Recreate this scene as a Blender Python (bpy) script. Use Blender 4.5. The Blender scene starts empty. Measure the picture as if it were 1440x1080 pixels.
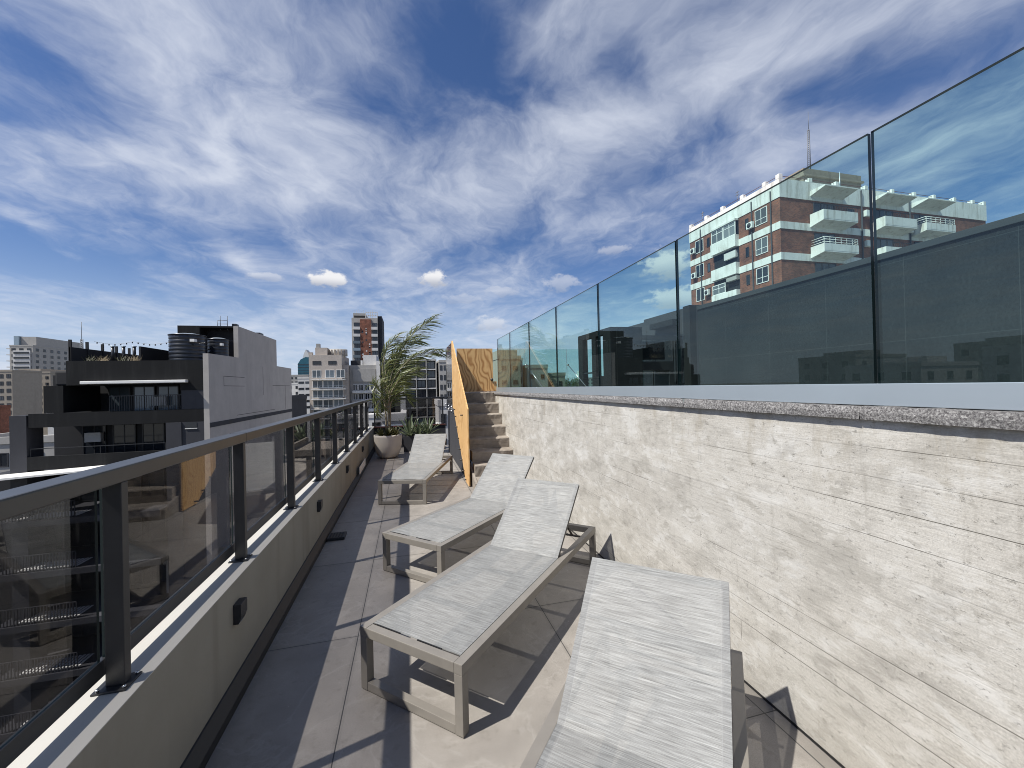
import bpy, bmesh, math, random
from mathutils import Vector, Matrix
random.seed(11)
R = math.radians
PI = math.pi
scene = bpy.context.scene
COL = scene.collection

# ------------------------------------------------------------------ camera
EYE = 1.65
cd = bpy.data.cameras.new('camera'); cam = bpy.data.objects.new('camera', cd); COL.objects.link(cam)
cd.sensor_width = 36.0; cd.sensor_fit = 'HORIZONTAL'; cd.lens = 36.0 * 566.27 / 1440.0
cd.clip_start = 0.02; cd.clip_end = 9000
r_ = Vector((0.96843506, -0.24817354, -0.02331169))
u_ = Vector((0.02133491, -0.01065217, 0.99971564))
f_ = Vector((0.24835128, 0.96865702, 0.00502118))
cam.matrix_world = Matrix(((r_.x, u_.x, -f_.x, 0), (r_.y, u_.y, -f_.y, 0), (r_.z, u_.z, -f_.z, EYE), (0, 0, 0, 1)))
scene.camera = cam

# ------------------------------------------------------------------ render look
scene.render.engine = 'CYCLES'
scene.view_settings.view_transform = 'Standard'
scene.view_settings.look = 'None'
scene.view_settings.exposure = 0.42
scene.view_settings.gamma = 1.0
scene.cycles.max_bounces = 10
scene.cycles.transparent_max_bounces = 32
scene.cycles.glossy_bounces = 5
scene.cycles.caustics_reflective = False
scene.cycles.caustics_refractive = False
scene.cycles.use_denoising = True
scene.cycles.filter_width = 1.0

# ------------------------------------------------------------------ node helpers
def nd(nt, typ, ins=None, **props):
    n = nt.nodes.new(typ)
    for k, v in props.items(): setattr(n, k, v)
    for k, v in (ins or {}).items():
        s = n.inputs[k]
        if isinstance(v, bpy.types.NodeSocket): nt.links.new(v, s)
        else:
            try: s.default_value = v
            except Exception:
                s.default_value = tuple(v) + (1.0,)
    return n
def c4(c): return (c[0], c[1], c[2], 1.0)
def math_(nt, op, a, b=0.0, clamp=False):
    return nd(nt, 'ShaderNodeMath', {0: a, 1: b}, operation=op, use_clamp=clamp).outputs[0]
def vmath(nt, op, a, b=(0, 0, 0)):
    n = nd(nt, 'ShaderNodeVectorMath', {0: a, 1: b}, operation=op)
    return n.outputs['Value'] if op in ('LENGTH', 'DOT_PRODUCT', 'DISTANCE') else n.outputs['Vector']
def noise(nt, vec, scale, detail=4, rough=0.55, dist=0.0, out='Fac'):
    return nd(nt, 'ShaderNodeTexNoise', {'Vector': vec, 'Scale': scale, 'Detail': detail, 'Roughness': rough, 'Distortion': dist}).outputs[out]
def mapping(nt, vec, scale=(1, 1, 1), rot=(0, 0, 0), loc=(0, 0, 0)):
    return nd(nt, 'ShaderNodeMapping', {'Vector': vec, 'Scale': scale, 'Rotation': rot, 'Location': loc}).outputs[0]
def ramp(nt, fac, stops):
    n = nt.nodes.new('ShaderNodeValToRGB'); e = n.color_ramp.elements
    while len(e) < len(stops): e.new(0.5)
    for k, (p, c) in enumerate(stops):
        e[k].position = p
        e[k].color = c4(c) if hasattr(c, '__len__') else (c, c, c, 1)
    nt.links.new(fac, n.inputs[0]); return n.outputs[0]
def sstep(nt, v, lo, hi):
    return nd(nt, 'ShaderNodeMapRange', {'Value': v, 'From Min': lo, 'From Max': hi, 'To Min': 0.0, 'To Max': 1.0}, interpolation_type='SMOOTHSTEP').outputs[0]
def mixc(nt, fac, a, b, mode='MIX'):
    n = nt.nodes.new('ShaderNodeMix'); n.data_type = 'RGBA'; n.blend_type = mode
    for i, v in ((0, fac), (6, a), (7, b)):
        if isinstance(v, bpy.types.NodeSocket): nt.links.new(v, n.inputs[i])
        elif i == 0: n.inputs[0].default_value = v
        else: n.inputs[i].default_value = c4(v)
    return n.outputs[2]
def new_mat(name):
    m = bpy.data.materials.new(name); m.use_nodes = True
    nt = m.node_tree; nt.nodes.clear()
    out = nt.nodes.new('ShaderNodeOutputMaterial'); b = nt.nodes.new('ShaderNodeBsdfPrincipled')
    nt.links.new(b.outputs[0], out.inputs[0])
    return m, nt, b, out
def objc(nt): return nd(nt, 'ShaderNodeTexCoord').outputs['Object']
def setb(nt, b, **kw):
    for k, v in kw.items():
        k = {'color': 'Base Color', 'rough': 'Roughness', 'metal': 'Metallic', 'normal': 'Normal', 'spec': 'Specular IOR Level'}[k]
        if isinstance(v, bpy.types.NodeSocket): nt.links.new(v, b.inputs[k])
        elif k == 'Base Color': b.inputs[k].default_value = c4(v)
        else: b.inputs[k].default_value = v
def bump(nt, h, strength=0.3, dist=0.01):
    return nd(nt, 'ShaderNodeBump', {'Height': h, 'Strength': strength, 'Distance': dist}).outputs[0]

# ------------------------------------------------------------------ sky and sun
SUN_EL = math.atan2(1.0, math.hypot(0.706, 0.208))
SUN_DIR = Vector((-0.706, -0.208, 1.0)).normalized()
w = bpy.data.worlds.new('World'); scene.world = w; w.use_nodes = True
nt = w.node_tree; nt.nodes.clear()
wo = nt.nodes.new('ShaderNodeOutputWorld'); bg = nt.nodes.new('ShaderNodeBackground')
nt.links.new(bg.outputs[0], wo.inputs[0]); bg.inputs[1].default_value = 0.078
sky = nd(nt, 'ShaderNodeTexSky', sky_type='NISHITA', sun_disc=False, sun_elevation=SUN_EL,
         sun_rotation=math.atan2(SUN_DIR.x, SUN_DIR.y), altitude=50, air_density=1.0, dust_density=0.4, ozone_density=2.5)
skyc = nd(nt, 'ShaderNodeHueSaturation', {'Saturation': 1.16, 'Value': 0.86, 'Color': sky.outputs[0]}).outputs[0]
skyc = mixc(nt, 1.0, skyc, (1.02, 0.98, 1.14), 'MULTIPLY')
dirv = nd(nt, 'ShaderNodeTexCoord').outputs['Generated']
sx = nd(nt, 'ShaderNodeSeparateXYZ', {0: dirv})
zc = math_(nt, 'MAXIMUM', sx.outputs[2], 0.0)
den = math_(nt, 'ADD', zc, 0.09)
P = nd(nt, 'ShaderNodeCombineXYZ', {0: math_(nt, 'DIVIDE', sx.outputs[0], den), 1: math_(nt, 'DIVIDE', sx.outputs[1], den), 2: 0.37}).outputs[0]
wv = vmath(nt, 'SUBTRACT', noise(nt, P, 0.9, 3, 0.5, 0, 'Color'), (0.5, 0.5, 0.5))
wv2 = vmath(nt, 'SUBTRACT', noise(nt, P, 4.0, 4, 0.55, 0, 'Color'), (0.5, 0.5, 0.5))
Q = vmath(nt, 'ADD', P, vmath(nt, 'MULTIPLY', wv, (0.85, 0.85, 0)))
Q = vmath(nt, 'ADD', Q, vmath(nt, 'MULTIPLY', wv2, (0.16, 0.16, 0)))
fib = noise(nt, mapping(nt, Q, (1.15, 0.80, 1), (0, 0, R(-40))), 1.9, 10, 0.58, 0.35)
fine = noise(nt, mapping(nt, Q, (3.0, 2.0, 1), (0, 0, R(-62)), (3, 1, 0)), 2.2, 9, 0.62, 0.3)
cov = noise(nt, mapping(nt, P, (0.7, 0.6, 1), (0, 0, R(20)), (4.1, 2.7, 0)), 1.0, 4, 0.55, 0.3)
dens = math_(nt, 'ADD', math_(nt, 'ADD', math_(nt, 'MULTIPLY', fib, 0.60), math_(nt, 'MULTIPLY', fine, 0.34)), math_(nt, 'MULTIPLY', cov, 0.36))
# broad wisps and clear gaps of this sky: (centre, heading, half length, half width, strength) on the cloud layer
WISP = [(-0.658, 1.348, 112.9, 0.331, 0.078, 0.16), (-0.61, 1.531, 104.9, 0.227, 0.044, 0.17), (-0.778, 1.784, 156.9, 0.139, 0.063, 0.15), (-0.968, 1.649, 22.8, 0.186, 0.11, 0.14), (-1.564, 2.127, 106.2, 0.138, 0.08, 0.2), (0.286, 1.664, -47.5, 0.788, 0.283, 0.1), (1.007, 0.871, -48.1, 0.445, 0.121, 0.17), (-0.341, 1.658, -30.0, 0.429, 0.27, 0.14), (-0.892, 2.599, 102.3, 0.269, 0.076, 0.15), (0.552, 1.839, -45.6, 0.487, 0.17, 0.12), (1.361, 1.183, -54.5, 0.286, 0.163, 0.12), (1.879, 1.003, -75.4, 0.203, 0.174, 0.14), (-0.507, 1.119, -18.8, 0.356, 0.147, 0.05), (-0.294, 1.389, 64.3, 0.111, 0.099, 0.08), (-0.993, 1.994, 8.4, 0.271, 0.212, 0.08), (0.514, 1.368, -44.4, 0.258, 0.156, 0.07), (0.865, 0.801, -34.2, 0.131, 0.071, 0.06), (0.261, 1.077, 22.6, 0.205, 0.107, -0.18), (1.28, 0.779, -28.1, 0.309, 0.174, -0.16), (-1.657, 2.563, -28.5, 0.597, 0.434, -0.20), (-0.103, 1.298, 69.4, 0.134, 0.081, -0.08), (-0.895, 1.231, 110.7, 0.115, 0.099, -0.14), (0.869, 1.536, -47.1, 0.419, 0.122, -0.1), (0.58, 0.972, 26.9, 0.097, 0.073, -0.1), (1.357, 0.871, -37.7, 0.169, 0.112, -0.08), (-1.08, 1.49, 65.1, 0.052, 0.105, -0.1), (-0.338, 2.081, -36.2, 0.258, 0.209, -0.08)]
QP = vmath(nt, 'ADD', P, vmath(nt, 'MULTIPLY', wv2, (0.22, 0.22, 0)))
for cx, cy, ang, hl, hw_, amp in WISP:
    ca, sa = math.cos(R(ang)), math.sin(R(ang))
    v = vmath(nt, 'SUBTRACT', QP, (cx, cy, 0.37))
    a_ = math_(nt, 'MULTIPLY', vmath(nt, 'DOT_PRODUCT', v, (ca, sa, 0)), 1 / hl)
    b_ = math_(nt, 'MULTIPLY', vmath(nt, 'DOT_PRODUCT', v, (-sa, ca, 0)), 1 / hw_)
    rr_ = math_(nt, 'ADD', math_(nt, 'POWER', math_(nt, 'ABSOLUTE', a_), 2.5), math_(nt, 'MULTIPLY', b_, b_))
    dens = math_(nt, 'ADD', dens, math_(nt, 'MULTIPLY', math_(nt, 'EXPONENT', math_(nt, 'MULTIPLY', rr_, -1.0)), amp * 0.9))
veil = math_(nt, 'MULTIPLY', math_(nt, 'POWER', sstep(nt, dens, 0.47, 1.00), 1.05), 0.94)
low = sstep(nt, zc, 0.30, 0.0)
haze = math_(nt, 'MULTIPLY', math_(nt, 'POWER', low, 1.4), 0.82)
cl = mixc(nt, haze, skyc, (5.0, 6.1, 8.0))
cl = mixc(nt, veil, cl, (6.9, 7.35, 8.35))
PUFF = [((-0.166, 0.956, 0.243), 0.050, 0.022, 1.0), ((0.063, 0.964, 0.259), 0.042, 0.024, 1.0), ((-0.283, 0.929, 0.238), 0.05, 0.012, .4),
        ((0.198, 0.968, 0.154), 0.05, 0.022, .5), ((0.36, 0.901, 0.243), 0.055, 0.026, .38), ((0.222, 0.948, 0.229), 0.05, 0.018, .28),
        ((0.129, 0.968, 0.213), 0.06, 0.016, .25), ((0.46, 0.834, 0.306), 0.05, 0.013, .32), ((0.567, 0.781, 0.263), 0.07, 0.04, .8),
        ((0.60, 0.79, 0.19), 0.09, 0.03, .7)]
pn = noise(nt, vmath(nt, 'MULTIPLY', dirv, (1, 1, 1.6)), 34, 6, 0.6)
for c, pw, ph, op in PUFF:
    v = vmath(nt, 'SUBTRACT', dirv, c)
    d = vmath(nt, 'LENGTH', vmath(nt, 'MULTIPLY', v, (1 / pw, 1 / pw, 1 / ph)))
    m = math_(nt, 'ADD', math_(nt, 'SUBTRACT', 1.0, d), math_(nt, 'MULTIPLY', math_(nt, 'SUBTRACT', pn, 0.5), 1.9))
    m = math_(nt, 'MULTIPLY', sstep(nt, m, 0.08, 0.55), op)
    dz = nd(nt, 'ShaderNodeSeparateXYZ', {0: v}).outputs[2]
    pc = mixc(nt, sstep(nt, dz, -ph * 0.7, ph * 0.35), (4.6, 4.9, 5.7), (8.6, 8.6, 8.8))
    cl = mixc(nt, m, cl, pc)
nt.links.new(cl, bg.inputs[0])

sl = bpy.data.lights.new('sun', 'SUN'); sun = bpy.data.objects.new('sun', sl); COL.objects.link(sun)
sl.energy = 5.0; sl.angle = R(0.53); sl.color = (1.0, 0.965, 0.90)
sun.rotation_euler = SUN_DIR.to_track_quat('Z', 'Y').to_euler()
sun.location = (-20, -6, 40)

# ------------------------------------------------------------------ materials
def simple(name, col, rough=0.6, metal=0.0, var=0.12, scale=3.0, bmp=0.0, bscale=60):
    m, nt, b, o = new_mat(name); oc = objc(nt)
    n = noise(nt, oc, scale, 6, 0.6)
    f = ramp(nt, n, [(0.25, 1 - var), (0.75, 1 + var * 0.6)])
    setb(nt, b, color=mixc(nt, 1.0, col, f, 'MULTIPLY'), rough=rough, metal=metal)
    if bmp: setb(nt, b, normal=bump(nt, noise(nt, oc, bscale, 3), bmp, 0.004))
    return m
def streaky(name, col, stain, amt=0.5, rough=0.8, vs=(2.2, 2.2, 0.18)):
    """painted render with rain streaks running down"""
    m, nt, b, o = new_mat(name); oc = objc(nt)
    s = noise(nt, mapping(nt, oc, vs), 1.0, 7, 0.62)
    g = noise(nt, oc, 1.1, 6, 0.6)
    f = math_(nt, 'MULTIPLY', sstep(nt, s, 0.48, 0.75), amt)
    base = mixc(nt, 1.0, col, ramp(nt, g, [(0.2, 0.86), (0.8, 1.08)]), 'MULTIPLY')
    setb(nt, b, color=mixc(nt, f, base, stain), rough=rough, spec=0.2)
    setb(nt, b, normal=bump(nt, noise(nt, oc, 45, 4), 0.12, 0.004))
    return m
M = {}
M['black_metal'] = simple('black_powder_coat', (0.022, 0.023, 0.026), 0.42, 0.0, 0.25, 9)
M['rail_metal'] = simple('charcoal_handrail_paint', (0.040, 0.039, 0.038), 0.33, 0.0, 0.25, 6)
M['rubber'] = simple('black_skirting', (0.012, 0.012, 0.013), 0.55, 0, 0.3, 8)
M['charcoal'] = streaky('charcoal_render', (0.011, 0.0115, 0.0125), (0.026, 0.0265, 0.027), 0.6)
M['charcoal2'] = streaky('slate_render', (0.050, 0.051, 0.058), (0.034, 0.035, 0.039), 0.5)
M['party'] = streaky('mauve_grey_render', (0.440, 0.412, 0.382), (0.33, 0.307, 0.285), 0.45, 0.85, (0.7, 0.7, 0.12))
M['void'] = simple('dark_interior', (0.010, 0.010, 0.012), 0.7)
M['white_paint'] = simple('white_paint', (0.78, 0.77, 0.74), 0.55, 0, 0.06)
M['white_band'] = streaky('weathered_white_render', (0.76, 0.75, 0.72), (0.36, 0.33, 0.28), 0.75, 0.8, (2.2, 2.2, 0.35))
M['beige'] = streaky('beige_render', (0.46, 0.41, 0.36), (0.33, 0.29, 0.25), 0.5, 0.85, (.5, .5, .06))
M['grey_conc'] = streaky('grey_city_concrete', (0.36, 0.35, 0.33), (0.22, 0.21, 0.20), 0.6, 0.85, (.5, .5, .06))
M['old_conc'] = streaky('stained_roof_concrete', (0.26, 0.225, 0.18), (0.12, 0.10, 0.08), 0.8, 0.9, (1.2, 1.2, 0.3))
M['tan'] = streaky('tan_city_render', (0.34, 0.30, 0.25), (0.25, 0.22, 0.18), 0.5, 0.85, (.4, .4, .05))
M['warm_grey'] = streaky('warm_grey_city_render', (0.40, 0.385, 0.36), (0.28, 0.27, 0.25), 0.5, 0.85, (.4, .4, .05))
M['pale'] = streaky('pale_city_render', (0.62, 0.61, 0.59), (0.45, 0.43, 0.41), 0.5, 0.85, (.5, .5, .06))
M['alu'] = simple('satin_aluminium', (0.46, 0.52, 0.56), 0.42, 0.6, 0.06, 2)
M['steel'] = simple('brushed_steel', (0.6, 0.6, 0.6), 0.25, 1.0, 0.1, 20)
M['taupe'] = simple('taupe_powder_coat', (0.205, 0.188, 0.165), 0.40, 0.0, 0.10, 14, 0.05, 300)
M['dark_taupe'] = simple('dark_brown_tube', (0.05, 0.045, 0.042), 0.45, 0.0, 0.15, 14)
M['tank'] = simple('dark_plastic_tank', (0.018, 0.021, 0.028), 0.32, 0, 0.2, 3)
M['rust'] = simple('rusty_red_strip', (0.10, 0.03, 0.025), 0.6)
M['mast_metal'] = simple('galvanised_mast', (0.16, 0.17, 0.19), 0.5, 0.3)
M['soil'] = simple('dark_soil', (0.04, 0.03, 0.02), 0.95, 0, 0.4, 30, .6, 60)
M['terracotta_pot'] = streaky('pale_clay_planter', (0.64, 0.59, 0.52), (0.48, 0.43, 0.37), 0.5, 0.8, (3, 3, 0.8))
M['trunk'] = streaky('palm_stem', (0.30, 0.26, 0.19), (0.14, 0.12, 0.08), 0.7, 0.85, (8, 8, 40))
M['bark'] = simple('tree_bark', (0.10, 0.075, 0.05), 0.9, 0, 0.3, 8)
M['teal_glass'] = simple('teal_curtain_wall', (0.03, 0.12, 0.16), 0.15, 0.3, 0.2, .4)
M['asphalt_roof'] = simple('grey_roof_felt', (0.16, 0.15, 0.145), 0.9, 0, 0.3, 1.0)
M['ground'] = simple('city_ground', (0.16, 0.16, 0.145), 0.95, 0, 0.45, 0.02)

def leafmat(name, a, b_, rough=0.5):
    m, nt, b, o = new_mat(name); oc = objc(nt)
    n = noise(nt, oc, 5.0, 5, 0.7)
    setb(nt, b, color=ramp(nt, n, [(0.3, a), (0.7, b_)]), rough=rough)
    tr = nd(nt, 'ShaderNodeBsdfTranslucent', {'Color': c4([x * 1.3 for x in b_])})
    mx = nd(nt, 'ShaderNodeMixShader', {0: 0.22, 1: b.outputs[0], 2: tr.outputs[0]})
    nt.links.new(mx.outputs[0], o.inputs[0]); return m
M['palm_leaf'] = leafmat('palm_leaf', (0.055, 0.080, 0.020), (0.195, 0.21, 0.075), 0.42)
M['agave_leaf'] = leafmat('agave_leaf', (0.05, 0.075, 0.04), (0.16, 0.19, 0.11), 0.45)
M['shrub_leaf'] = leafmat('shrub_leaf', (0.035, 0.05, 0.018), (0.10, 0.09, 0.035), 0.55)
M['dry_leaf'] = leafmat('dry_grass', (0.22, 0.17, 0.09), (0.36, 0.28, 0.17), 0.7)
M['tree_leaf'] = leafmat('tree_leaf', (0.025, 0.04, 0.018), (0.07, 0.09, 0.035), 0.6)

# window glass seen from outside: dark reflective
def glasswall(name, col, rough=0.08, curtain=0.0):
    m, nt, b, o = new_mat(name); oc = objc(nt)
    geo = nd(nt, 'ShaderNodeObjectInfo')
    rnd = geo.outputs['Random']
    k = ramp(nt, rnd, [(0.0, 0.5), (0.55, 1.0), (0.8, 1.6), (1.0, 3.0 + curtain)])
    setb(nt, b, color=mixc(nt, 1.0, col, k, 'MULTIPLY'), rough=rough, spec=0.7)
    return m
M['win'] = glasswall('dark_window_glass', (0.022, 0.026, 0.032))
M['win_blue'] = glasswall('blue_grey_window_glass', (0.07, 0.09, 0.105), 0.1, 1.0)
M['win_light'] = glasswall('curtained_window_glass', (0.14, 0.15, 0.155), 0.15, 0.5)

# brick
m, nt, b, o = new_mat('red_brick'); oc = objc(nt)
ab = nd(nt, 'ShaderNodeSeparateXYZ', {0: oc})
hv = nd(nt, 'ShaderNodeCombineXYZ', {0: math_(nt, 'ADD', ab.outputs[0], ab.outputs[1]), 1: ab.outputs[2], 2: 0.0}).outputs[0]
bt = nd(nt, 'ShaderNodeTexBrick', {'Vector': hv, 'Color1': c4((0.27, 0.085, 0.044)), 'Color2': c4((0.145, 0.046, 0.028)), 'Mortar': c4((0.20, 0.13, 0.10)),
        'Scale': 1.0, 'Mortar Size': 0.010, 'Mortar Smooth': 0.2, 'Brick Width': 0.26, 'Row Height': 0.078})
g = noise(nt, oc, 0.9, 6, 0.65)
setb(nt, b, color=mixc(nt, 1.0, bt.outputs[0], ramp(nt, g, [(0.32, 0.55), (0.68, 1.3)]), 'MULTIPLY'), rough=0.9)
M['brick'] = m

# porcelain deck tiles
m, nt, b, o = new_mat('grey_porcelain_tile'); oc = objc(nt)
s = nd(nt, 'ShaderNodeSeparateXYZ', {0: oc})
def joint(v, off, pitch, wd):
    t = math_(nt, 'SUBTRACT', v, off - pitch * 40)
    t = math_(nt, 'MODULO', t, pitch)
    a = math_(nt, 'MINIMUM', t, math_(nt, 'SUBTRACT', pitch, t))
    return math_(nt, 'LESS_THAN', a, wd)
jx = joint(s.outputs[0], -0.364, 1.279, 0.0028); jy = joint(s.outputs[1], 2.885, 1.246, 0.0028)
j3 = math_(nt, 'LESS_THAN', math_(nt, 'ABSOLUTE', math_(nt, 'SUBTRACT', s.outputs[0], 1.673)), 0.003)
jj = math_(nt, 'MAXIMUM', math_(nt, 'MAXIMUM', jx, jy), j3)
tid = nd(nt, 'ShaderNodeCombineXYZ', {0: math_(nt, 'FLOOR', math_(nt, 'DIVIDE', math_(nt, 'ADD', s.outputs[0], 0.364), 1.279)),
                                      1: math_(nt, 'FLOOR', math_(nt, 'DIVIDE', math_(nt, 'SUBTRACT', s.outputs[1], 2.885), 1.246))}).outputs[0]
tv = nd(nt, 'ShaderNodeTexWhiteNoise', {'Vector': tid}).outputs['Value']
sp = noise(nt, oc, 190, 4, 0.8); cl1 = noise(nt, oc, 2.6, 7, 0.65); st = noise(nt, oc, 14, 6, 0.7)
col = ramp(nt, sp, [(0.30, (0.215, 0.196, 0.174)), (0.70, (0.330, 0.304, 0.274))])
col = mixc(nt, 1.0, col, ramp(nt, cl1, [(0.3, 0.80), (0.7, 1.16)]), 'MULTIPLY')
col = mixc(nt, 1.0, col, ramp(nt, tv, [(0.0, 0.92), (1.0, 1.08)]), 'MULTIPLY')
col = mixc(nt, math_(nt, 'MULTIPLY', sstep(nt, st, 0.54, 0.68), 0.40), col, (0.150, 0.133, 0.115))
col = mixc(nt, math_(nt, 'MULTIPLY', sstep(nt, noise(nt, oc, 38, 2, .5), 0.76, 0.80), 0.6), col, (0.625, 0.600, 0.562))
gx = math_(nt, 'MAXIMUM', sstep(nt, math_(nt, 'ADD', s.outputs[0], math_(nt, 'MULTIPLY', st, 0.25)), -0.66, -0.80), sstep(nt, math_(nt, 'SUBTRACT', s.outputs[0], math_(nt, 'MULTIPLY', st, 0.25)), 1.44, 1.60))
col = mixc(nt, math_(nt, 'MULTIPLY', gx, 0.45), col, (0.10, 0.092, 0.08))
wm = noise(nt, oc, 1.7, 5, 0.6, 0.6)
ringm = sstep(nt, math_(nt, 'ABSOLUTE', math_(nt, 'SUBTRACT', wm, 0.52)), 0.020, 0.0)
col = mixc(nt, math_(nt, 'MULTIPLY', ringm, 0.16), col, (0.42, 0.40, 0.37))
jg = math_(nt, 'MAXIMUM', joint(s.outputs[0], -0.364, 1.279, 0.016), joint(s.outputs[1], 2.885, 1.246, 0.016))
col = mixc(nt, math_(nt, 'MULTIPLY', jg, math_(nt, 'MULTIPLY', st, 0.30)), col, (0.11, 0.10, 0.088))
col = mixc(nt, jj, col, (0.05, 0.048, 0.045))
setb(nt, b, color=col, rough=ramp(nt, cl1, [(0.3, 0.46), (0.7, 0.62)]))
setb(nt, b, normal=bump(nt, math_(nt, 'SUBTRACT', math_(nt, 'MULTIPLY', sp, 0.25), jj), 0.25, 0.003))
M['tile'] = m

# board-formed concrete
m, nt, b, o = new_mat('board_formed_concrete'); oc = objc(nt)
s = nd(nt, 'ShaderNodeSeparateXYZ', {0: oc})
hv = nd(nt, 'ShaderNodeCombineXYZ', {0: math_(nt, 'ADD', s.outputs[1], s.outputs[0]), 1: math_(nt, 'SUBTRACT', s.outputs[2], 0.218), 2: 0.0}).outputs[0]
wob = vmath(nt, 'MULTIPLY', vmath(nt, 'SUBTRACT', noise(nt, hv, 2.0, 4, 0.6, 0, 'Color'), (0.5, 0.5, 0.5)), (0.0, 0.008, 0))
hv = vmath(nt, 'ADD', hv, wob)
bt = nd(nt, 'ShaderNodeTexBrick', {'Vector': hv, 'Color1': c4((1, 1, 1)), 'Color2': c4((0, 0, 0)), 'Mortar': c4((0.5, .5, .5)), 'Scale': 1.0,
        'Mortar Size': 0.0018, 'Mortar Smooth': 0.3, 'Brick Width': 2.35, 'Row Height': 0.116}, offset=0.37, offset_frequency=2, squash=1.35, squash_frequency=3)
boardtone = nd(nt, 'ShaderNodeSeparateColor', {0: bt.outputs[0]}).outputs[0]
seam = bt.outputs[1]
sm = sstep(nt, noise(nt, mapping(nt, hv, (0.55, 2.6, 1)), 1.0, 5, 0.6), 0.47, 0.60)
seam = math_(nt, 'MULTIPLY', seam, sm)
warp = vmath(nt, 'ADD', hv, vmath(nt, 'MULTIPLY', vmath(nt, 'SUBTRACT', noise(nt, hv, 6, 5, 0.65, 0, 'Color'), (.5, .5, .5)), (0.10, 0.06, 0)))
blot = noise(nt, mapping(nt, warp, (1.0, 1.9, 1)), 2.6, 10, 0.72, 0.3)
blot2 = noise(nt, mapping(nt, warp, (1.0, 1.6, 1), (0, 0, 0), (7, 3, 0)), 5.5, 9, 0.72, 0.2)
grain = noise(nt, mapping(nt, hv, (2.6, 85, 1)), 1.0, 7, 0.68, 0.15)
gmask = sstep(nt, noise(nt, hv, 2.2, 5, 0.6), 0.42, 0.66)
vert = noise(nt, mapping(nt, hv, (24, 1.6, 1)), 1.0, 6, 0.7)
cloudy = noise(nt, hv, 0.8, 5, 0.6)
speck = noise(nt, mapping(nt, hv, (1, 1.5, 1)), 30, 6, 0.78)
speck2 = noise(nt, mapping(nt, warp, (1, 1.2, 1), (0, 0, 0), (5, 3, 0)), 9.0, 7, 0.75, 0.3)
grit = noise(nt, hv, 150, 3, 0.7)
col = ramp(nt, cloudy, [(0.3, (0.425, 0.400, 0.355)), (0.7, (0.500, 0.482, 0.442))])
col = mixc(nt, 1.0, col, ramp(nt, boardtone, [(0, 0.95), (1, 1.03)]), 'MULTIPLY')
col = mixc(nt, 1.0, col, ramp(nt, grit, [(0.3, 0.80), (0.7, 1.14)]), 'MULTIPLY')
col = mixc(nt, math_(nt, 'MULTIPLY', math_(nt, 'MULTIPLY', sstep(nt, grain, 0.48, 0.66), gmask), 0.40), col, (0.235, 0.212, 0.172))
col = mixc(nt, math_(nt, 'MULTIPLY', sstep(nt, vert, 0.54, 0.70), 0.30), col, (0.26, 0.24, 0.205))
col = mixc(nt, math_(nt, 'MULTIPLY', sstep(nt, blot, 0.505, 0.60), 0.42), col, (0.265, 0.250, 0.220))
col = mixc(nt, math_(nt, 'MULTIPLY', sstep(nt, blot, 0.475, 0.39), 0.60), col, (0.56, 0.55, 0.52))
col = mixc(nt, math_(nt, 'MULTIPLY', sstep(nt, blot2, 0.53, 0.62), 0.36), col, (0.245, 0.230, 0.205))
col = mixc(nt, math_(nt, 'MULTIPLY', sstep(nt, blot2, 0.46, 0.38), 0.45), col, (0.585, 0.57, 0.535))
drip = math_(nt, 'MULTIPLY', sstep(nt, noise(nt, mapping(nt, hv, (5, 0.9, 1)), 1.0, 6, 0.7), 0.47, 0.66), sstep(nt, math_(nt, 'ADD', s.outputs[2], math_(nt, 'MULTIPLY', blot, 0.5)), 1.30, 1.72))
col = mixc(nt, math_(nt, 'MULTIPLY', drip, 0.55), col, (0.27, 0.235, 0.175))
foot = sstep(nt, math_(nt, 'ADD', s.outputs[2], math_(nt, 'MULTIPLY', blot2, 0.4)), 0.34, 0.18)
col = mixc(nt, math_(nt, 'MULTIPLY', foot, 0.28), col, (0.22, 0.20, 0.165))
col = mixc(nt, math_(nt, 'MULTIPLY', math_(nt, 'MULTIPLY', sstep(nt, speck2, 0.58, 0.68), sstep(nt, noise(nt, mapping(nt, hv, (1, 1, 1), (0, 0, 0), (9, 4, 0)), 2.3, 4, 0.6, 0.0), 0.42, 0.62)), 0.60), col, (0.190, 0.174, 0.146))
col = mixc(nt, math_(nt, 'MULTIPLY', math_(nt, 'MULTIPLY', sstep(nt, speck, 0.60, 0.66), sstep(nt, noise(nt, hv, 1.6, 4, 0.6, 0.0), 0.46, 0.64)), 0.70), col, (0.150, 0.135, 0.112))
blot3 = noise(nt, mapping(nt, warp, (1.0, 2.3, 1), (0, 0, 0), (13, 6, 0)), 4.2, 8, 0.66, 0.5)
col = mixc(nt, math_(nt, 'MULTIPLY', sstep(nt, blot3, 0.60, 0.635), 0.40), col, (0.255, 0.238, 0.205))
col = mixc(nt, math_(nt, 'MULTIPLY', seam, 0.85), col, (0.07, 0.062, 0.05))
setb(nt, b, color=col, rough=0.88)
hgt = math_(nt, 'SUBTRACT', math_(nt, 'ADD', math_(nt, 'MULTIPLY', grain, 0.5), math_(nt, 'MULTIPLY', boardtone, 0.35)), math_(nt, 'ADD', math_(nt, 'MULTIPLY', seam, 1.2), math_(nt, 'MULTIPLY', sstep(nt, speck, 0.58, 0.66), 0.9)))
setb(nt, b, normal=bump(nt, hgt, 0.6, 0.006))
M['board_concrete'] = m

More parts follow.
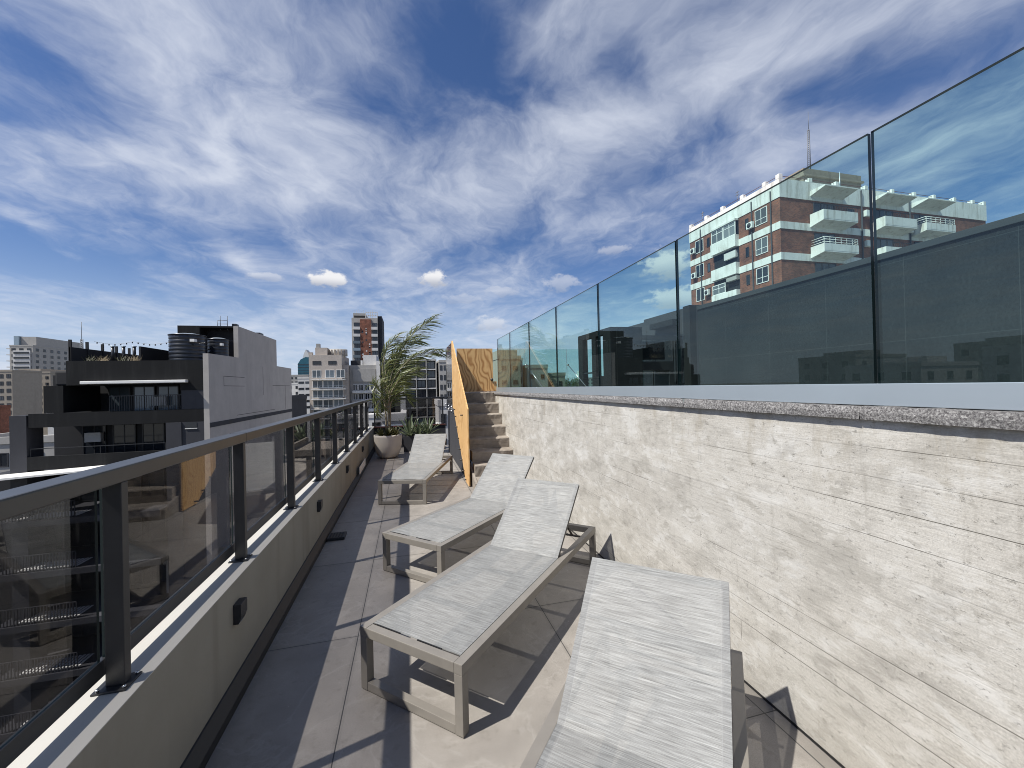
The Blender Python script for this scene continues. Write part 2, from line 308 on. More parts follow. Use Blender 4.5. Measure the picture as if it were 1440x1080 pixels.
# stair concrete
m, nt, b, o = new_mat('stair_concrete'); oc = objc(nt)
gr = noise(nt, mapping(nt, oc, (3, 3, 26)), 1.0, 6, 0.65, 0.3); bl = noise(nt, oc, 3.2, 8, 0.68)
col = ramp(nt, bl, [(0.3, (0.20, 0.17, 0.14)), (0.7, (0.35, 0.31, 0.265))])
col = mixc(nt, math_(nt, 'MULTIPLY', sstep(nt, gr, 0.48, 0.7), 0.5), col, (0.11, 0.09, 0.07))
setb(nt, b, color=col, rough=0.9, normal=bump(nt, bl, 0.3, 0.01)); M['stair'] = m

# speckled rough granite coping
m, nt, b, o = new_mat('rough_granite'); oc = objc(nt)
a = noise(nt, oc, 115, 6, 0.75, 0.3); a2 = noise(nt, oc, 22, 5, 0.7)
col = ramp(nt, a, [(0.36, (0.050, 0.046, 0.048)), (0.48, (0.185, 0.176, 0.176)), (0.60, (0.40, 0.392, 0.38)), (0.72, (0.62, 0.61, 0.59))])
col = mixc(nt, 1.0, col, ramp(nt, a2, [(0.3, 0.65), (0.7, 1.15)]), 'MULTIPLY')
setb(nt, b, color=col, rough=0.85, normal=bump(nt, a, 0.9, 0.01)); M['granite'] = m

# parapet render, colour darkened to carry the shade on the inner face
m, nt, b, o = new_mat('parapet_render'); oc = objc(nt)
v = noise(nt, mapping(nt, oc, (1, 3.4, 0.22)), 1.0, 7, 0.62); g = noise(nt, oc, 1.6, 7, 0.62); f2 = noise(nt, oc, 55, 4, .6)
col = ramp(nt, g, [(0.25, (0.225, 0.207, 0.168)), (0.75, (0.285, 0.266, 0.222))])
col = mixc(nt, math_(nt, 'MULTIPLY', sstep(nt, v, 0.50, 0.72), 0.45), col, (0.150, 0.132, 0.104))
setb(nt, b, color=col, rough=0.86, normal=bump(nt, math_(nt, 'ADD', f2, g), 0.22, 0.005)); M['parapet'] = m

M['parapet_top'] = streaky('parapet_top_sun_tone', (0.47, 0.455, 0.415), (0.46, 0.43, 0.38), 0.4, 0.8, (3, 3, 3))  # lighter copy of the parapet colour, sunlight on the top painted in
# plywood, grain along local Z (cathedral figure)
def plywood(name, light, dark, horiz, freq):
    m, nt, b, o = new_mat(name); oc = objc(nt)
    q = vmath(nt, 'MULTIPLY', oc, (1.0, 1.0, 0.22))
    dst = vmath(nt, 'MULTIPLY', vmath(nt, 'SUBTRACT', noise(nt, vmath(nt, 'MULTIPLY', oc, (1, 1, 0.55)), 2.4, 2, 0.45, 0, 'Color'), (0.5, 0.5, 0.5)), (0.85, 0.85, 0.30))
    q = vmath(nt, 'ADD', q, dst)
    sq = nd(nt, 'ShaderNodeSeparateXYZ', {0: q})
    x = math_(nt, 'ADD', sq.outputs[horiz], math_(nt, 'MULTIPLY', sq.outputs[2], 0.8))
    sw = math_(nt, 'SINE', math_(nt, 'MULTIPLY', x, freq))
    fi = noise(nt, vmath(nt, 'MULTIPLY', oc, (1, 1, 0.03)), 160, 4, 0.6)
    t = math_(nt, 'ADD', math_(nt, 'MULTIPLY', sw, 0.5), 0.5)
    t = math_(nt, 'POWER', t, 2.0)
    col = mixc(nt, math_(nt, 'MULTIPLY', t, 0.80), light, dark)
    col = mixc(nt, math_(nt, 'MULTIPLY', sstep(nt, fi, 0.45, 0.7), 0.25), col, dark)
    col = mixc(nt, 1.0, col, ramp(nt, noise(nt, oc, 1.3, 4), [(0.3, 0.88), (0.7, 1.1)]), 'MULTIPLY')
    setb(nt, b, color=col, rough=0.5, normal=bump(nt, fi, 0.1, 0.002)); return m
M['ply_board'] = plywood('plywood_board', (0.72, 0.45, 0.19), (0.33, 0.14, 0.035), 0, 62.0)
M['ply_panel'] = plywood('varnished_plywood', (0.71, 0.45, 0.20), (0.53, 0.29, 0.10), 1, 70.0)

# woven sling, uv in metres: u across the lounger, v along it
m, nt, b, o = new_mat('woven_sling_fabric')
uv = nd(nt, 'ShaderNodeUVMap').outputs[0]
oi = nd(nt, 'ShaderNodeObjectInfo').outputs['Random']
uvo = vmath(nt, 'ADD', uv, nd(nt, 'ShaderNodeCombineXYZ', {0: math_(nt, 'MULTIPLY', oi, 7.0), 1: 0.0, 2: 0.0}).outputs[0])
s1 = noise(nt, mapping(nt, uvo, (9, 330, 1)), 1.0, 4, 0.6, 0.15)
s2 = noise(nt, mapping(nt, uvo, (5, 110, 1), (0, 0, 0), (2, 2, 0)), 1.0, 3, 0.55)
s3 = noise(nt, mapping(nt, uvo, (140, 900, 1)), 1.0, 2, 0.5)
cl3 = noise(nt, uvo, 3.0, 4, 0.6)
tt = math_(nt, 'ADD', math_(nt, 'ADD', math_(nt, 'MULTIPLY', s1, 0.55), math_(nt, 'MULTIPLY', s2, 0.30)), math_(nt, 'MULTIPLY', s3, 0.15))
col = ramp(nt, tt, [(0.34, (0.112, 0.112, 0.108)), (0.45, (0.238, 0.240, 0.234)), (0.54, (0.335, 0.339, 0.330)), (0.66, (0.505, 0.510, 0.495))])
col = mixc(nt, 1.0, col, ramp(nt, cl3, [(0.3, 0.90), (0.7, 1.06)]), 'MULTIPLY')
su = nd(nt, 'ShaderNodeSeparateXYZ', {0: uv})
eu = math_(nt, 'ABSOLUTE', math_(nt, 'SUBTRACT', math_(nt, 'ABSOLUTE', su.outputs[0]), 0.268))
hem = math_(nt, 'LESS_THAN', eu, 0.0016)
edge = math_(nt, 'GREATER_THAN', math_(nt, 'ABSOLUTE', su.outputs[0]), 0.268)
col = mixc(nt, math_(nt, 'MULTIPLY', edge, 0.22), col, (0.174, 0.174, 0.182))
col = mixc(nt, math_(nt, 'MULTIPLY', hem, 0.35), col, (0.356, 0.359, 0.359))
setb(nt, b, color=col, rough=0.62, normal=bump(nt, math_(nt, 'ADD', s1, s3), 0.35, 0.0015)); tp = nd(nt, 'ShaderNodeBsdfTransparent', {0: (1, 1, 1, 1)})
mxs = nd(nt, 'ShaderNodeMixShader', {0: 0.36, 1: b.outputs[0], 2: tp.outputs[0]})
nt.links.new(mxs.outputs[0], o.inputs[0]); M['sling'] = m

# panel cladding of the pool side wall
m, nt, b, o = new_mat('dark_slate_panels'); oc = objc(nt)
s = nd(nt, 'ShaderNodeSeparateXYZ', {0: oc})
def joint2(v, off, pitch, wd):
    t = math_(nt, 'MODULO', math_(nt, 'SUBTRACT', v, off - pitch * 60), pitch)
    return math_(nt, 'LESS_THAN', math_(nt, 'MINIMUM', t, math_(nt, 'SUBTRACT', pitch, t)), wd)
jj = math_(nt, 'MAXIMUM', joint2(s.outputs[1], 0.1, 1.22, 0.004), joint2(s.outputs[2], 0.72, 1.25, 0.004))
g = noise(nt, oc, 0.9, 6, 0.62); f = noise(nt, oc, 30, 5, 0.7)
fl = noise(nt, mapping(nt, oc, (1, 3, 1.4)), 7, 6, 0.7)
col = ramp(nt, g, [(0.3, (0.010, 0.0125, 0.0145)), (0.7, (0.019, 0.023, 0.026))])
col = mixc(nt, 1.0, col, ramp(nt, f, [(0.3, 0.6), (0.7, 1.4)]), 'MULTIPLY')
col = mixc(nt, math_(nt, 'MULTIPLY', sstep(nt, fl, .55, .72), .35), col, (0.045, 0.052, 0.056))
col = mixc(nt, math_(nt, 'MULTIPLY', jj, 0.35), col, (0.07, 0.078, 0.082))
setb(nt, b, color=col, rough=0.75, spec=0.15, normal=bump(nt, f, 0.15, 0.004)); M['slate'] = m
M['slate_cap'] = simple('dark_metal_cap', (0.030, 0.033, 0.036), 0.6, 0, .15, 2)

# clear / tinted sheet glass: transmitted tint plus Schlick mirror reflection
def sheet_glass(name, tint, refl=1.0, f0=0.042):
    m = bpy.data.materials.new(name); m.use_nodes = True; nt = m.node_tree; nt.nodes.clear()
    o = nt.nodes.new('ShaderNodeOutputMaterial')
    g = nd(nt, 'ShaderNodeNewGeometry')
    d = math_(nt, 'ABSOLUTE', vmath(nt, 'DOT_PRODUCT', g.outputs['Normal'], g.outputs['Incoming']))
    p = math_(nt, 'POWER', math_(nt, 'SUBTRACT', 1.0, d, True), 5.0)
    F = math_(nt, 'MULTIPLY', math_(nt, 'ADD', math_(nt, 'MULTIPLY', p, 1 - f0), f0), refl, True)
    oc = objc(nt)
    du = sstep(nt, noise(nt, oc, 1.3, 6, 0.65), 0.45, 0.8)
    t = nd(nt, 'ShaderNodeBsdfTransparent', {0: c4(tint)})
    gl = nd(nt, 'ShaderNodeBsdfGlossy', {'Color': (1, 1, 1, 1), 'Roughness': 0.0})
    df = nd(nt, 'ShaderNodeBsdfDiffuse', {'Color': (0.5, 0.5, 0.48, 1)})
    a = nd(nt, 'ShaderNodeMixShader', {0: math_(nt, 'MULTIPLY', du, 0.006), 1: t.outputs[0], 2: df.outputs[0]})
    mx = nd(nt, 'ShaderNodeMixShader', {0: F, 1: a.outputs[0], 2: gl.outputs[0]})
    nt.links.new(mx.outputs[0], o.inputs[0]); return m
M['glass_clear'] = sheet_glass('green_clear_glass', (0.80, 0.925, 0.905), 1.0, 0.034)
M['glass_smoke'] = sheet_glass('smoked_glass', (0.64, 0.635, 0.64), 1.0, 0.032)
M['glass_edge'] = simple('glass_edge', (0.006, 0.016, 0.018), 0.12, 0, 0.1)

# ------------------------------------------------------------------ mesh helpers
class MB:
    """collects shapes; build() links them as ONE mesh object"""
    def __init__(s): s.v = []; s.f = []; s.m = []; s.uv = []; s.sm = []
    def add(s, vs, fs, mi=0, uvs=None, smooth=False):
        n = len(s.v); s.v += [tuple(v) for v in vs]
        for k, f in enumerate(fs):
            s.f.append([n + i for i in f]); s.m.append(mi); s.sm.append(smooth)
            s.uv.append(uvs[k] if uvs else None)
        return s
    def box(s, x0, x1, y0, y1, z0, z1, mi=0, mx=None):
        vs = [Vector((x, y, z)) for z in (z0, z1) for y in (y0, y1) for x in (x0, x1)]
        if mx is not None: vs = [mx @ v for v in vs]
        return s.add(vs, [(0, 2, 3, 1), (4, 5, 7, 6), (0, 1, 5, 4), (2, 6, 7, 3), (0, 4, 6, 2), (1, 3, 7, 5)], mi)
    def prism(s, poly, axis, a0, a1, mi=0):
        """poly of 2D points extruded along axis 0/1/2"""
        n = len(poly)
        def p(q, a):
            if axis == 0: return (a, q[0], q[1])
            if axis == 1: return (q[0], a, q[1])
            return (q[0], q[1], a)
        vs = [p(q, a0) for q in poly] + [p(q, a1) for q in poly]
        fs = [tuple(range(n))[::-1], tuple(range(n, 2 * n))] + [(i, (i + 1) % n, n + (i + 1) % n, n + i) for i in range(n)]
        return s.add(vs, fs, mi)
    def tube(s, pts, r, n=8, mi=0, caps=True):
        pts = [Vector(p) for p in pts]; rs = r if hasattr(r, '__len__') else [r] * len(pts); vs = []; fs = []
        for i, p in enumerate(pts):
            t = (pts[min(i + 1, len(pts) - 1)] - pts[max(i - 1, 0)]).normalized()
            a = t.orthogonal().normalized() if i == 0 else (a - t * a.dot(t)).normalized()
            b = t.cross(a)
            for k in range(n):
                q = 2 * PI * k / n; vs.append(p + (a * math.cos(q) + b * math.sin(q)) * rs[i])
        for i in range(len(pts) - 1):
            for k in range(n):
                fs.append((i * n + k, i * n + (k + 1) % n, (i + 1) * n + (k + 1) % n, (i + 1) * n + k))
        if caps: fs.append(tuple(range(n))[::-1]); fs.append(tuple((len(pts) - 1) * n + k for k in range(n)))
        return s.add(vs, fs, mi, None, True)
    def lathe(s, prof, cx, cy, n=40, mi=0):
        vs = [(cx + r * math.cos(2 * PI * k / n), cy + r * math.sin(2 * PI * k / n), z) for r, z in prof for k in range(n)]
        fs = [(i * n + k, i * n + (k + 1) % n, (i + 1) * n + (k + 1) % n, (i + 1) * n + k) for i in range(len(prof) - 1) for k in range(n)]
        return s.add(vs, fs, mi, None, True)
    def quad(s, a, b, c, d, mi=0): return s.add([a, b, c, d], [(0, 1, 2, 3)], mi)
    def build(s, name, mats, parent=None, bevel=0.0, seg=2, recalc=True):
        mats = mats if isinstance(mats, (list, tuple)) else [mats]
        o0 = ORG.get(parent.name, Vector((0, 0, 0))) if parent else Vector((0, 0, 0))
        me = bpy.data.meshes.new(name)
        me.from_pydata([(v[0] - o0.x, v[1] - o0.y, v[2] - o0.z) for v in s.v], [], s.f)
        for m_ in mats: me.materials.append(m_)
        for i, p in enumerate(me.polygons): p.material_index = s.m[i]; p.use_smooth = s.sm[i]
        if any(s.uv):
            l = me.uv_layers.new(name='UVMap')
            for i, p in enumerate(me.polygons):
                if s.uv[i]:
                    for k, li in enumerate(p.loop_indices): l.data[li].uv = s.uv[i][k]
        if bevel or recalc:
            bm = bmesh.new(); bm.from_mesh(me)
            if recalc: bmesh.ops.recalc_face_normals(bm, faces=bm.faces)
            if bevel: bmesh.ops.bevel(bm, geom=[e for e in bm.edges if e.is_manifold and e.calc_face_angle(0) > 0.6], offset=bevel, segments=seg, profile=0.6, affect='EDGES', clamp_overlap=True)
            bm.to_mesh(me); bm.free()
        ob = bpy.data.objects.new(name, me); COL.objects.link(ob)
        if parent: ob.parent = parent; ORG[ob.name] = o0
        return ob
ORG = {}
def tag(o, label=None, cat=None, group=None, kind=None):
    if label: o['label'] = label
    if cat: o['category'] = cat
    if group: o['group'] = group
    if kind: o['kind'] = kind
    return o
def thing(name, label, cat, loc=(0, 0, 0), group=None):
    o = bpy.data.objects.new(name, None); COL.objects.link(o); o.location = loc
    o.empty_display_size = 0.3
    ORG[o.name] = Vector(loc); return tag(o, label, cat, group)
def part(name, m, parent, *boxes, bevel=0.0):
    b = MB()
    for q in boxes: b.box(*q)
    return b.build(name, m, parent, bevel)
def copy_tree(o, parent=None):
    c = o.copy(); COL.objects.link(c)
    if parent: c.parent = parent
    for ch in list(o.children): copy_tree(ch, c)
    return c

# ================================================================== THE TERRACE
HW = -32.0
YE = 11.7            # far end of the terrace
deck = MB().box(-0.958, 1.746, -3.0, YE, HW, 0.0).build('terrace_floor', M['tile']); tag(deck, kind='structure')
pool = MB().box(1.80, 16.0, -8.0, 10.55, HW, 1.50).build('pool_deck', M['tile']); tag(pool, kind='structure')
gm = MB(); gm.quad((-4500, -4500, HW - .02), (4500, -4500, HW - .02), (4500, 4500, HW - .02), (-4500, 4500, HW - .02))
tag(gm.build('ground', M['ground']), kind='structure')

# left parapet
pw = thing('parapet_wall', 'low pale rendered parapet wall along the left side of the terrace, with black skirting', 'wall', (-1.06, 4.3, 0))
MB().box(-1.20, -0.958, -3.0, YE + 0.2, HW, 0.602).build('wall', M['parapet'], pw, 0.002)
MB().box(-1.201, -0.957, -3.0, YE + 0.2, 0.6022, 0.6062).build('sun_tone_top', M['parapet_top'], pw, 0.0015)  # thin added cap, its lighter colour stands in for strong sun on the top
MB().prism([(-0.957, 0.003), (-0.905, 0.003), (-0.908, 0.045), (-0.948, 0.092), (-0.957, 0.094)], 1, -3.0, YE).build('skirting', M['rubber'], pw)
bw = thing('end_parapet', 'low dark parapet wall closing the far end of the terrace behind the plants', 'wall', (0, YE + .1, 0))
MB().box(-0.957, 1.0, YE, YE + 0.2, HW, 0.58).build('wall', M['charcoal2'], bw, 0.004)
MB().box(-0.957, 1.0, YE - 0.02, YE + 0.1, 0.582, 0.612).build('capping', M['rust'], bw)

# step lights on the parapet
def wall_light(y, label):
    t = thing('wall_light', label, 'light', (-0.958, y, 0.43), 'step lights on the parapet wall')
    b = MB(); b.prism([(-0.9585, 0.376), (-0.932, 0.376), (-0.918, 0.415), (-0.918, 0.484), (-0.9585, 0.484)], 1, y - 0.044, y + 0.044)
    b.build('housing', M['black_metal'], t, 0.003)
    MB().box(-0.955, -0.934, y - 0.035, y + 0.035, 0.3735, 0.3755).build('lens', M['alu'], t)
for y, l in ((2.57, 'black step light nearest the camera on the left parapet wall'), (4.65, 'black step light on the parapet wall beside the flat black drain cover'),
             (6.65, 'black step light on the parapet wall level with the farthest lounger'), (8.79, 'small black step light on the parapet wall nearest the planter')):
    wall_light(y, l)
sp_ = thing('drain_cover', 'flat black drain cover sticking out of the skirting onto the floor', 'drain cover', (-.83, 4.86, 0))
MB().box(-0.904, -0.722, 4.77, 4.95, 0.004, 0.034).build('cover', M['black_metal'], sp_, 0.003)
b = MB()
for k in range(5): b.box(-0.88 + k * .03, -0.868 + k * .03, 4.79, 4.93, 0.0345, 0.037)
b.build('grate_bars', M['rubber'], sp_)
tag(MB().box(-0.904, -0.896, 7.80, 8.80, 0.10, 0.235).build('access_plate', M['white_paint'], None, 0.002), 'thin pale plate fixed low on the parapet near the planter', 'plate')

# railing with smoked glass
rl = thing('railing', 'charcoal handrail on black posts with smoked glass panels along the left parapet', 'railing', (-1.05, 4.3, 0.606))
MB().box(-1.098, -1.006, -3.0, YE + 0.05, 1.336, 1.393).build('handrail', M['rail_metal'], rl, 0.006, 2)
for y in (-0.45, 2.90, 6.25, 9.52): MB().box(-1.0985, -1.0055, y, y + 0.003, 1.3365, 1.3936).build('rail_joint', M['rubber'], rl)
POSTS = [-2.63, -1.53, -0.43, 0.67, 1.772, 2.872, 3.985, 5.09, 6.20, 7.30, 8.40, 9.50, 10.60]
for i, y in enumerate(POSTS):
    p = MB().box(-1.066, -1.008, y - 0.018, y + 0.018, 0.614, 1.3355).build('post', M['black_metal'], rl, 0.003)
    MB().box(-1.092, -0.99, y - 0.048, y + 0.048, 0.6065, 0.6145).build('base_plate', M['black_metal'], p, 0.002)
    for sx_ in (-1.079, -1.000):
        for sy in (-.036, .036):
            MB().tube([(sx_, y + sy, 0.615), (sx_, y + sy, 0.622)], 0.006, 8).build('bolt', M['steel'], p)
    y2 = POSTS[i + 1] if i + 1 < len(POSTS) else YE - 0.02
    f = MB()
    f.box(-1.097, -1.078, y - .0179 if i else y, y2 - .0181, 0.648, 0.706)
    fr = f.build('panel_frame', M['black_metal'], rl)
    g = MB().box(-1.0915, -1.0835, y + .012, y2 - .012, 0.7065, 1.3355)
    g.m = [1, 1, 1, 1, 0, 0]
    g.build('glass_pane', [M['glass_smoke'], M['glass_edge']], fr)
er = thing('railing', 'dark handrail with smoked glass across the far end of the terrace', 'railing', (0, YE + .05, 0.6))
MB().box(-1.005, 0.985, YE + 0.005, YE + 0.07, 1.337, 1.392).build('handrail', M['black_metal'], er, 0.005)
for x in (-0.93, 0.02, 0.93):
    MB().box(x - .02, x + .02, YE + 0.01, YE + 0.06, 0.6135, 1.3365).build('post', M['black_metal'], er, 0.003)
MB().box(-0.90, -0.01, YE + 0.03, YE + 0.038, 0.66, 1.3365).build('glass_pane', M['glass_smoke'], er)
MB().box(0.05, 0.90, YE + 0.03, YE + 0.038, 0.66, 1.3365).build('glass_pane', M['glass_smoke'], er)

# right wall
cw = thing('concrete_wall', 'pale board formed concrete retaining wall along the right side of the loungers', 'wall', (1.77, 3, 0))
MB().box(1.746, 1.799, -3.0, 10.5, 0.012, 1.4875).build('wall', M['board_concrete'], cw)
# rough-edged granite slabs
cs = random.Random(5)
yy = -3.0
cop = MB()
while yy < 10.5:
    L = min(1.05, 10.5 - yy); n = 26
    vs = []; fs = []
    prof = [(1.745, 1.487), (1.720, 1.487), (1.717, 1.514), (1.722, 1.5385), (1.80, 1.541)]
    for i in range(n + 1):
        y = yy + 0.0015 + (L - 0.003) * i / n
        for k, (x, z) in enumerate(prof):
            j = (0.0012 if k == 1 else 0.0035) if 0 < k < 4 else 0
            vs.append((x + cs.uniform(-j, j), y, z + cs.uniform(-j, j) * .8))
    m_ = len(prof)
    for i in range(n):
        for k in range(m_ - 1): fs.append((i * m_ + k, (i + 1) * m_ + k, (i + 1) * m_ + k + 1, i * m_ + k + 1))
    cop.add(vs, fs); yy += L
cop.build('coping', M['granite'], cw)
MB().box(1.742, 1.7457, -3.0, 6.0, 0.0005, 0.011).build('shadow_gap', M['rubber'], cw)

gb = thing('glass_balustrade', 'tall frameless clear glass balustrade standing in an aluminium channel on the concrete wall', 'balustrade', (1.78, 3, 1.541))
MB().box(1.752, 1.830, -3.0, 8.15, 1.5415, 1.626).build('base_channel', M['alu'], gb, 0.002)
JY = [-2.30, -1.14, 0.02, 1.18, 2.375, 3.555, 4.70, 5.866, 7.07, 8.12]
for i in range(len(JY) - 1):
    g = MB().box(1.782, 1.798, JY[i] + 0.006, JY[i + 1] - 0.006, 1.6262, 2.618)
    g.m = [1, 1, 1, 1, 0, 0]
    g.build('glass_pane', [M['glass_clear'], M['glass_edge']], gb)
g2 = thing('glass_balustrade', 'clear glass balustrade across the far edge of the pool deck, held by steel struts', 'balustrade', (3.8, 10.42, 1.5))
for i in range(4):
    x0 = 1.85 + i * 1.2
    g = MB().box(x0, x0 + 1.188, 10.40, 10.414, 1.56, 2.63); g.m = [1, 1, 0, 0, 1, 1]
    g.build('glass_pane', [M['glass_clear'], M['glass_edge']], g2)
    MB().tube([(x0 + .02, 10.39, 2.2), (x0 + .30, 9.72, 1.53)], 0.011, 8).build('strut', M['steel'], g2)
    MB().tube([(x0 + .02, 10.375, 2.2), (x0 + .02, 10.398, 2.2)], 0.028, 12).build('disc_clamp', M['steel'], g2)
MB().box(1.85, 6.64, 10.37, 10.44, 1.502, 1.559).build('base_channel', M['alu'], g2)

# ------------------------------------------------------------------ stairs
SY = [6.27, 6.55, 6.83, 7.10, 7.375, 7.64, 7.925, 8.22, 8.51]
SZ = [0.0, 0.175, 0.36, 0.545, 0.725, 0.91, 1.12, 1.32, 1.535]
st = thing('staircase', 'worn concrete staircase climbing beside the wall to the pool deck', 'staircase', (1.38, 7.4, 0))
for i in range(8):
    b = MB(); yb = SY[i + 1] if i < 7 else 10.5
    rr = random.Random(i); zt = SZ[i + 1]
    prof = [(SY[i] + 0.012, SZ[i] + 0.002), (SY[i] + 0.006, (SZ[i] + zt) / 2), (SY[i] - 0.004, zt - 0.018), (SY[i] + 0.004, zt - 0.003), (SY[i] + 0.018, zt), (SY[i + 1] + 0.011 if i < 7 else 8.60, zt), (SY[i + 1] + 0.011 if i < 7 else 8.60, SZ[i] + 0.002)]
    n = 14; vs = []; fs = []; m_ = len(prof)
    for k in range(n + 1):
        x = 1.026 + (1.744 - 1.026) * k / n
        for j, (y, z) in enumerate(prof):
            q = 0.004 if j in (1, 2, 3, 4) else 0
            vs.append((x, y + rr.uniform(-q, q), z + (rr.uniform(-q, q) if j == 4 else 0)))
    for k in range(n):
        for j in range(m_): fs.append((k * m_ + j, k * m_ + (j + 1) % m_, (k + 1) * m_ + (j + 1) % m_, (k + 1) * m_ + j))
    fs.append(tuple(range(m_))[::-1]); fs.append(tuple(n * m_ + j for j in range(m_)))
    b.add(vs, fs).build('step', M['stair'], st)
MB().box(1.026, 1.744, 8.601, 10.5, 1.40, 1.533).build('landing', M['stair'], st)
sw = thing('stair_wall', 'dark grey side wall under the staircase behind the bolted plywood', 'wall', (1.0, 9, 0))
MB().prism([(7.0, 0.003), (10.55, 0.003), (10.55, 1.05), (8.9, 1.05), (7.0, 0.33)], 0, 0.965, 1.024).build('wall', M['charcoal2'], sw)
MB().prism([(6.3, 0.003), (6.995, 0.003), (6.995, 0.33), (6.3, 0.12)], 0, 0.985, 1.022).build('stringer', M['stair'], sw)

sg = thing('stair_guard', 'slanted orange plywood guard panel bolted along the left side of the stairs', 'stair guard', (0.93, 7.6, 0))
MB().prism([(6.62, 0.012), (6.62, 1.285), (8.80, 2.665), (8.90, 2.665), (8.90, 1.20), (8.75, 1.20), (7.0, 0.012)], 0, 0.925, 0.947).build('panel', M['ply_panel'], sg, 0.001)
for y, z in ((8.42, 1.19), (8.24, 1.06), (8.06, 0.86), (7.84, 0.66), (7.62, 0.48), (7.38, 0.32), (7.14, 0.17), (6.92, 0.06), (7.2, 1.15)):
    MB().tube([(0.880, y, z), (0.9245, y, z)], 0.011, 10).build('bolt', M['dark_taupe'], sg)
for y, z in ((8.95, 1.26), (9.6, 1.26), (10.3, 1.26)):
    pass
lg = thing('landing_guard', 'smoked glass pane guarding the stair landing beside the plywood guard', 'glass guard', (0.955, 9.8, 1.05))
g = MB().box(0.95, 0.96, 8.92, 10.62, 1.08, 2.66); g.m = [1, 1, 1, 1, 0, 0]
g.build('glass_pane', [M['glass_smoke'], M['glass_edge']], lg)
for y in (9.05, 9.7, 10.4):
    for z in (1.13, 1.22): MB().tube([(0.895, y, z), (0.949, y, z)], 0.015, 10).build('disc_clamp', M['steel'], lg)
pg = thing('plywood_board', 'square plywood board with bold wavy grain blocking the top of the stairs', 'board', (1.4, 8.62, 1.54))
MB().box(1.005, 1.785, 8.612, 8.634, 1.545, 2.478).build('board', M['ply_board'], pg, 0.001)
MB().box(1.787, 1.86, 8.60, 8.622, 1.545, 1.76).build('side_strip', M['ply_board'], pg, 0.001)
MB().tube([(1.752, 8.575, 1.80), (1.752, 8.611, 1.80)], 0.03, 12).build('latch', M['dark_taupe'], pg)

